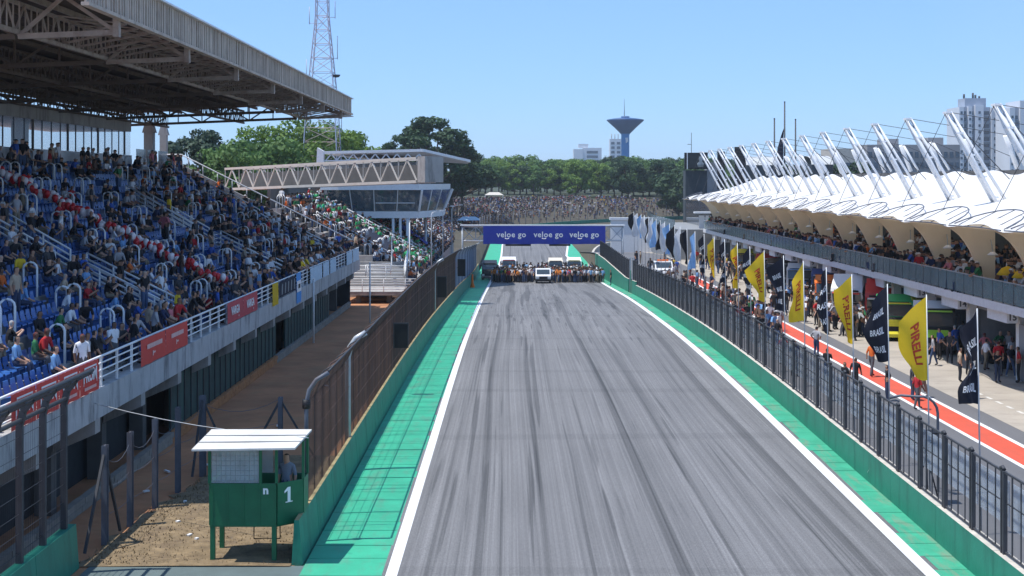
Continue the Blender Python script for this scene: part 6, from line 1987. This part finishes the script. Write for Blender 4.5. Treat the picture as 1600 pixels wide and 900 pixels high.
# ================================================================ lattice radio mast
rm = thing('radio_mast', 'tall red and white lattice radio mast rising behind the stand roof', 'mast', (-32.6, 230, 0))
mx, my = -32.8, 230.0
hw = lambda z: lerp([(0, 3.6), (24, 2.35), (38, 1.05), (60, .7)], z)
zs = list(np.arange(0, 60, 2.4))
for sx, sy in ((-1, -1), (1, -1), (1, 1), (-1, 1)):
    b = MB(); b.tube([(mx + sx * hw(z), my + sy * hw(z), z) for z in zs], .10, 5); b.build('leg', 'mast_white', rm)
for k, (z0, z1) in enumerate(zip(zs[:-1], zs[1:])):
    b = MB()
    c = [(-1, -1), (1, -1), (1, 1), (-1, 1)]
    for i in range(4):
        a, d = c[i], c[(i + 1) % 4]
        A = lambda s, z: (mx + s[0] * hw(z), my + s[1] * hw(z), z)
        b.tube([A(a, z0), A(d, z1)], .035, 4, cap=False); b.tube([A(d, z0), A(a, z1)], .035, 4, cap=False); b.tube([A(a, z1), A(d, z1)], .045, 4, cap=False)
    b.build('bracing', 'mast_red' if (k // 4) % 2 else 'mast_white', rm)
for (dx, z, s) in ((-2.6, 25.2, .8), (2.5, 28, .75)):
    b = MB(); b.lathe([(0, z - .2), (s * .7, z - .1), (s, z + .25), (s * .95, z + .3), (0, z)], mx + dx, my - 1, 10); b.build('dish', 'dark_post', rm)
for (dx, z, s) in ((-2.7, 27, 4), (2.6, 31, 4), (-2.2, 37, 3), (2.2, 38, 3), (3.3, 18.5, 3.5)):
    b = MB(); b.tube([(mx + dx, my, z), (mx + dx, my, z + s)], .06, 4); b.tube([(mx, my, z + .2), (mx + dx, my, z + .2)], .05, 4); b.build('aerial', 'mast_white', rm)

# ================================================================ skyline
wt = thing('water_tower', 'blue water tower with a wide inverted cone tank on the skyline', 'water tower', (91, 1100, 0))
wx = (977 - 803) * 1100 / F
b = MB(); b.lathe([(3.3, 0), (3.3, 48.5), (3.9, 49.4)], wx, 1100, 24); b.build('shaft', 'tank_shaft', wt)
b = MB(); b.lathe([(3.9, 49.41), (9, 54.5), (15.3, 60.2), (15.3, 60.8), (9.5, 61.8), (4, 62.4), (0, 62.5)], wx, 1100, 32); b.build('tank', 'tank_blue', wt)
b = MB(); b.lathe([(3.4, 62.3), (3.4, 63.6), (0, 63.8)], wx, 1100, 16); b.build('cap', 'tank_blue', wt)
b = MB(); b.tube([(wx - .8, 1100, 63), (wx - .8, 1100, 78)], [.35, .12], 5); b.build('aerial', 'dark_post', wt)
b = MB(); b.prism([(wx + .2, 41.5), (wx + 2.0, 42.8), (wx + 2.0, 46), (wx - .2, 46)], 'y', 1096.2, 1096.55); b.build('painted_emblem', 'pale_building', wt)
def block(name, label, px0, px1, ytop, Y, depth, m, cat='building', rows_=8, cols_=6, base=0, wm='far_window', inset=.5, group=None):
    x0, x1 = (px0 - 803) * Y / F, (px1 - 803) * Y / F
    z1 = EYE + (284 - ytop) * Y / F
    th = thing(name, label, cat, ((x0 + x1) / 2, Y, base), group)
    b = MB(); b.box(x0, x1, Y, Y + depth, base, z1); b.build('wall', m, th)
    hz = (z1 - base) / (rows_ + .5); wx_ = (x1 - x0) / cols_
    for r_ in range(rows_):
        for c in range(cols_):
            if (z1 - base) - (r_ + 1) * hz < (z1 - base) * inset - 1e-6 and False: continue
            zc = base + hz * (r_ + .55)
            b = MB(); b.box(x0 + wx_ * (c + .2), x0 + wx_ * (c + .8), Y - .25, Y + .3, zc - hz * .28, zc + hz * .28); b.build('window', wm, th)
    return th, x0, x1, z1
th, x0, x1, z1 = block('office_block', 'wide white office block with window bands on the skyline', 911, 940, 231, 1500, 14, 'pale_building', rows_=7, cols_=1, base=10)
b = MB(); b.box(x0 - 10.5, x0 - .1, 1499, 1514, 10, z1 - 1.5); b.build('stair_wing', 'pale_building', th)
b = MB(); b.box(x0 - 5, x0 + 6, 1503, 1512, z1 + .01, z1 + 4.5); b.build('lift_house', 'pale_building', th)
th, x0, x1, z1 = block('office_tower', 'slim white tower block left of the blue water tower', 953, 971, 217, 1450, 13, 'pale_building', rows_=9, cols_=2, base=10)
b = MB()
for k in range(3): b.tube([(x0 + 2 + 3.5 * k, 1452, z1), (x0 + 2 + 3.5 * k, 1452, z1 + 5.5)], .4, 4)
b.build('aerials', 'grey_building', th)
# apartment towers right
Y = 620
def apartment(px0, px1, ytop, label, Y, tiers):
    X = lambda p: (p - 803) * Y / F
    Z = lambda p: EYE + (284 - p) * Y / F
    th = thing('apartment_tower', label, 'building', (X((px0 + px1) / 2), Y, 0), 'apartment towers on the right skyline')
    n = len(tiers)
    for (a, b_, t_, m, dy) in tiers:
        b = MB(); b.box(X(a), X(b_), Y + dy, Y + 18, 0, Z(t_)); b.build('wall', m, th)
        if m == 'apartment_blue':
            for k in range(11):
                z = 14 + k * 3.0
                if z > Z(t_) - 3: break
                b = MB(); b.box(X(a) + .5, X(b_) - .5, Y + dy - .15, Y + dy + .2, z, z + 1.7); b.build('window', 'far_window', th)
                b = MB(); b.box(X(a) + .2, X(b_) - .2, Y + dy - .9, Y + dy - .16, z - .5, z - .2); b.build('balcony', 'apartment_blue', th)
        else:
            for k in range(11):
                z = 14.4 + k * 3.0
                if z > Z(t_) - 3: break
                c = (X(a) + X(b_)) / 2
                b = MB(); b.box(c - .5, c + .5, Y + dy - .12, Y + dy + .2, z, z + 1.2); b.build('window', 'far_window', th)
    return th, X, Z
th, X, Z = apartment(1499, 1561, 150, 'tall blue-grey apartment tower behind the right-hand masts', 620, [(1499, 1506, 167, 'pale_building', 0), (1506, 1513, 167, 'apartment_blue', 1.5), (1513, 1519, 166, 'pale_building', 0), (1519, 1524, 165, 'apartment_blue', 1.5),
    (1524, 1537, 164, 'pale_building', 0), (1537, 1549, 167, 'apartment_blue', 1.5), (1549, 1561, 168, 'pale_building', 0)])
b = MB(); b.box(X(1510), X(1543), 622, 632, 40, Z(153)); b.build('roof_house', 'apartment_blue', th)
b = MB()
for p, h in ((1512, 146), (1526, 144), (1530, 147), (1536, 149)): b.tube([(X(p), 625, Z(153)), (X(p), 625, Z(h))], .5, 5)
b.build('roof_aerials', 'dark_post', th)
apartment(1578, 1640, 157, 'second apartment tower cut by the right edge of the picture', 600, [(1578, 1586, 168, 'pale_building', 0), (1586, 1594, 168, 'apartment_blue', 1.5), (1594, 1612, 157, 'pale_building', 0), (1612, 1640, 160, 'apartment_blue', 1.5)])
block('housing_block', 'long grey housing block behind the pit canopy', 1355, 1500, 226, 420, 14, 'grey_building', rows_=6, cols_=16)
block('housing_block', 'small grey rooftop block above the long grey housing block', 1381, 1404, 217, 428, 8, 'grey_building', rows_=3, cols_=3)
block('housing_block', 'grey block with dark windows left of the apartment tower', 1450, 1474, 215, 432, 10, 'grey_building', rows_=5, cols_=4)
block('pale_hall', 'pale low hall with a dark window behind the masts', 1300, 1352, 232, 330, 12, 'wall_cap', rows_=3, cols_=3)
for k, (pa, pb_, yt) in enumerate(((1166, 1222, 244), (1268, 1302, 243))):
    Y = 240
    x0, x1 = (pa - 803) * Y / F, (pb_ - 803) * Y / F; z1 = EYE + (284 - yt) * Y / F
    th = thing('silver_tent', '%s rounded silver hall roof behind the pit canopy' % ('left' if k == 0 else 'right'), 'hall', ((x0 + x1) / 2, Y, 0), 'silver halls behind the pit building')
    b = MB(); rows = [[(x, Y + 5 - 5 * math.cos(a), z1 - 1.6 + 1.6 * math.sin(a)) for x in np.linspace(x0, x1, 5)] for a in np.linspace(0, math.pi, 9)]; b.grid(rows); b.build('roof', 'silver_roof', th)
    b = MB(); b.box(x0, x1, Y + .1, Y + 9.9, 0, z1 - 1.61); b.build('wall', 'dark_sheet', th)
b = MB(); b.box(30, 60, 195, 230, 0, 8.5); tag(b.build('service_building', 'grey_building'), 'low grey building hidden behind the far end of the canopy', 'building')

# marshal in the booth
person('stand', (-6.15, 36.45, 0.97), -1.9, (0.20, 0.24, 0.30), 'marshal in grey standing inside the green booth', 'marshals', 1.0)

# ================================================================ haze over the whole place
hm = bpy.data.materials.new('haze'); hm.use_nodes = True
hm.node_tree.nodes.remove(hm.node_tree.nodes['Principled BSDF'])
pv = hm.node_tree.nodes.new('ShaderNodeVolumePrincipled')
pv.inputs['Color'].default_value = (0.80, 0.90, 1.0, 1)
pv.inputs['Density'].default_value = 0.00013
hm.node_tree.links.new(pv.outputs[0], hm.node_tree.nodes['Material Output'].inputs['Volume'])
M['haze'] = hm
b = MB(); b.box(-2400, 2400, -90, 7100, -8, 95)
o = b.build('haze', 'haze'); o['kind'] = 'stuff'

# look-alikes that share a wording are told apart by their order in the picture
seen = {}
for o in COL.objects:
    if o.get('category') == 'person': seen.setdefault(o['label'], []).append(o)
for lab, os_ in seen.items():
    if len(os_) < 2: continue
    os_.sort(key=lambda o: o.location.x / o.location.y)
    for i, o in enumerate(os_):
        sfx = 'leftmost' if i == 0 else ('rightmost' if i == len(os_) - 1 else ordinal(i) + ' from left')
        new = lab + ', ' + sfx
        if len(new.split()) > 16: new = new.replace(' from left', '').replace(' top ', ' ')
        o['label'] = new
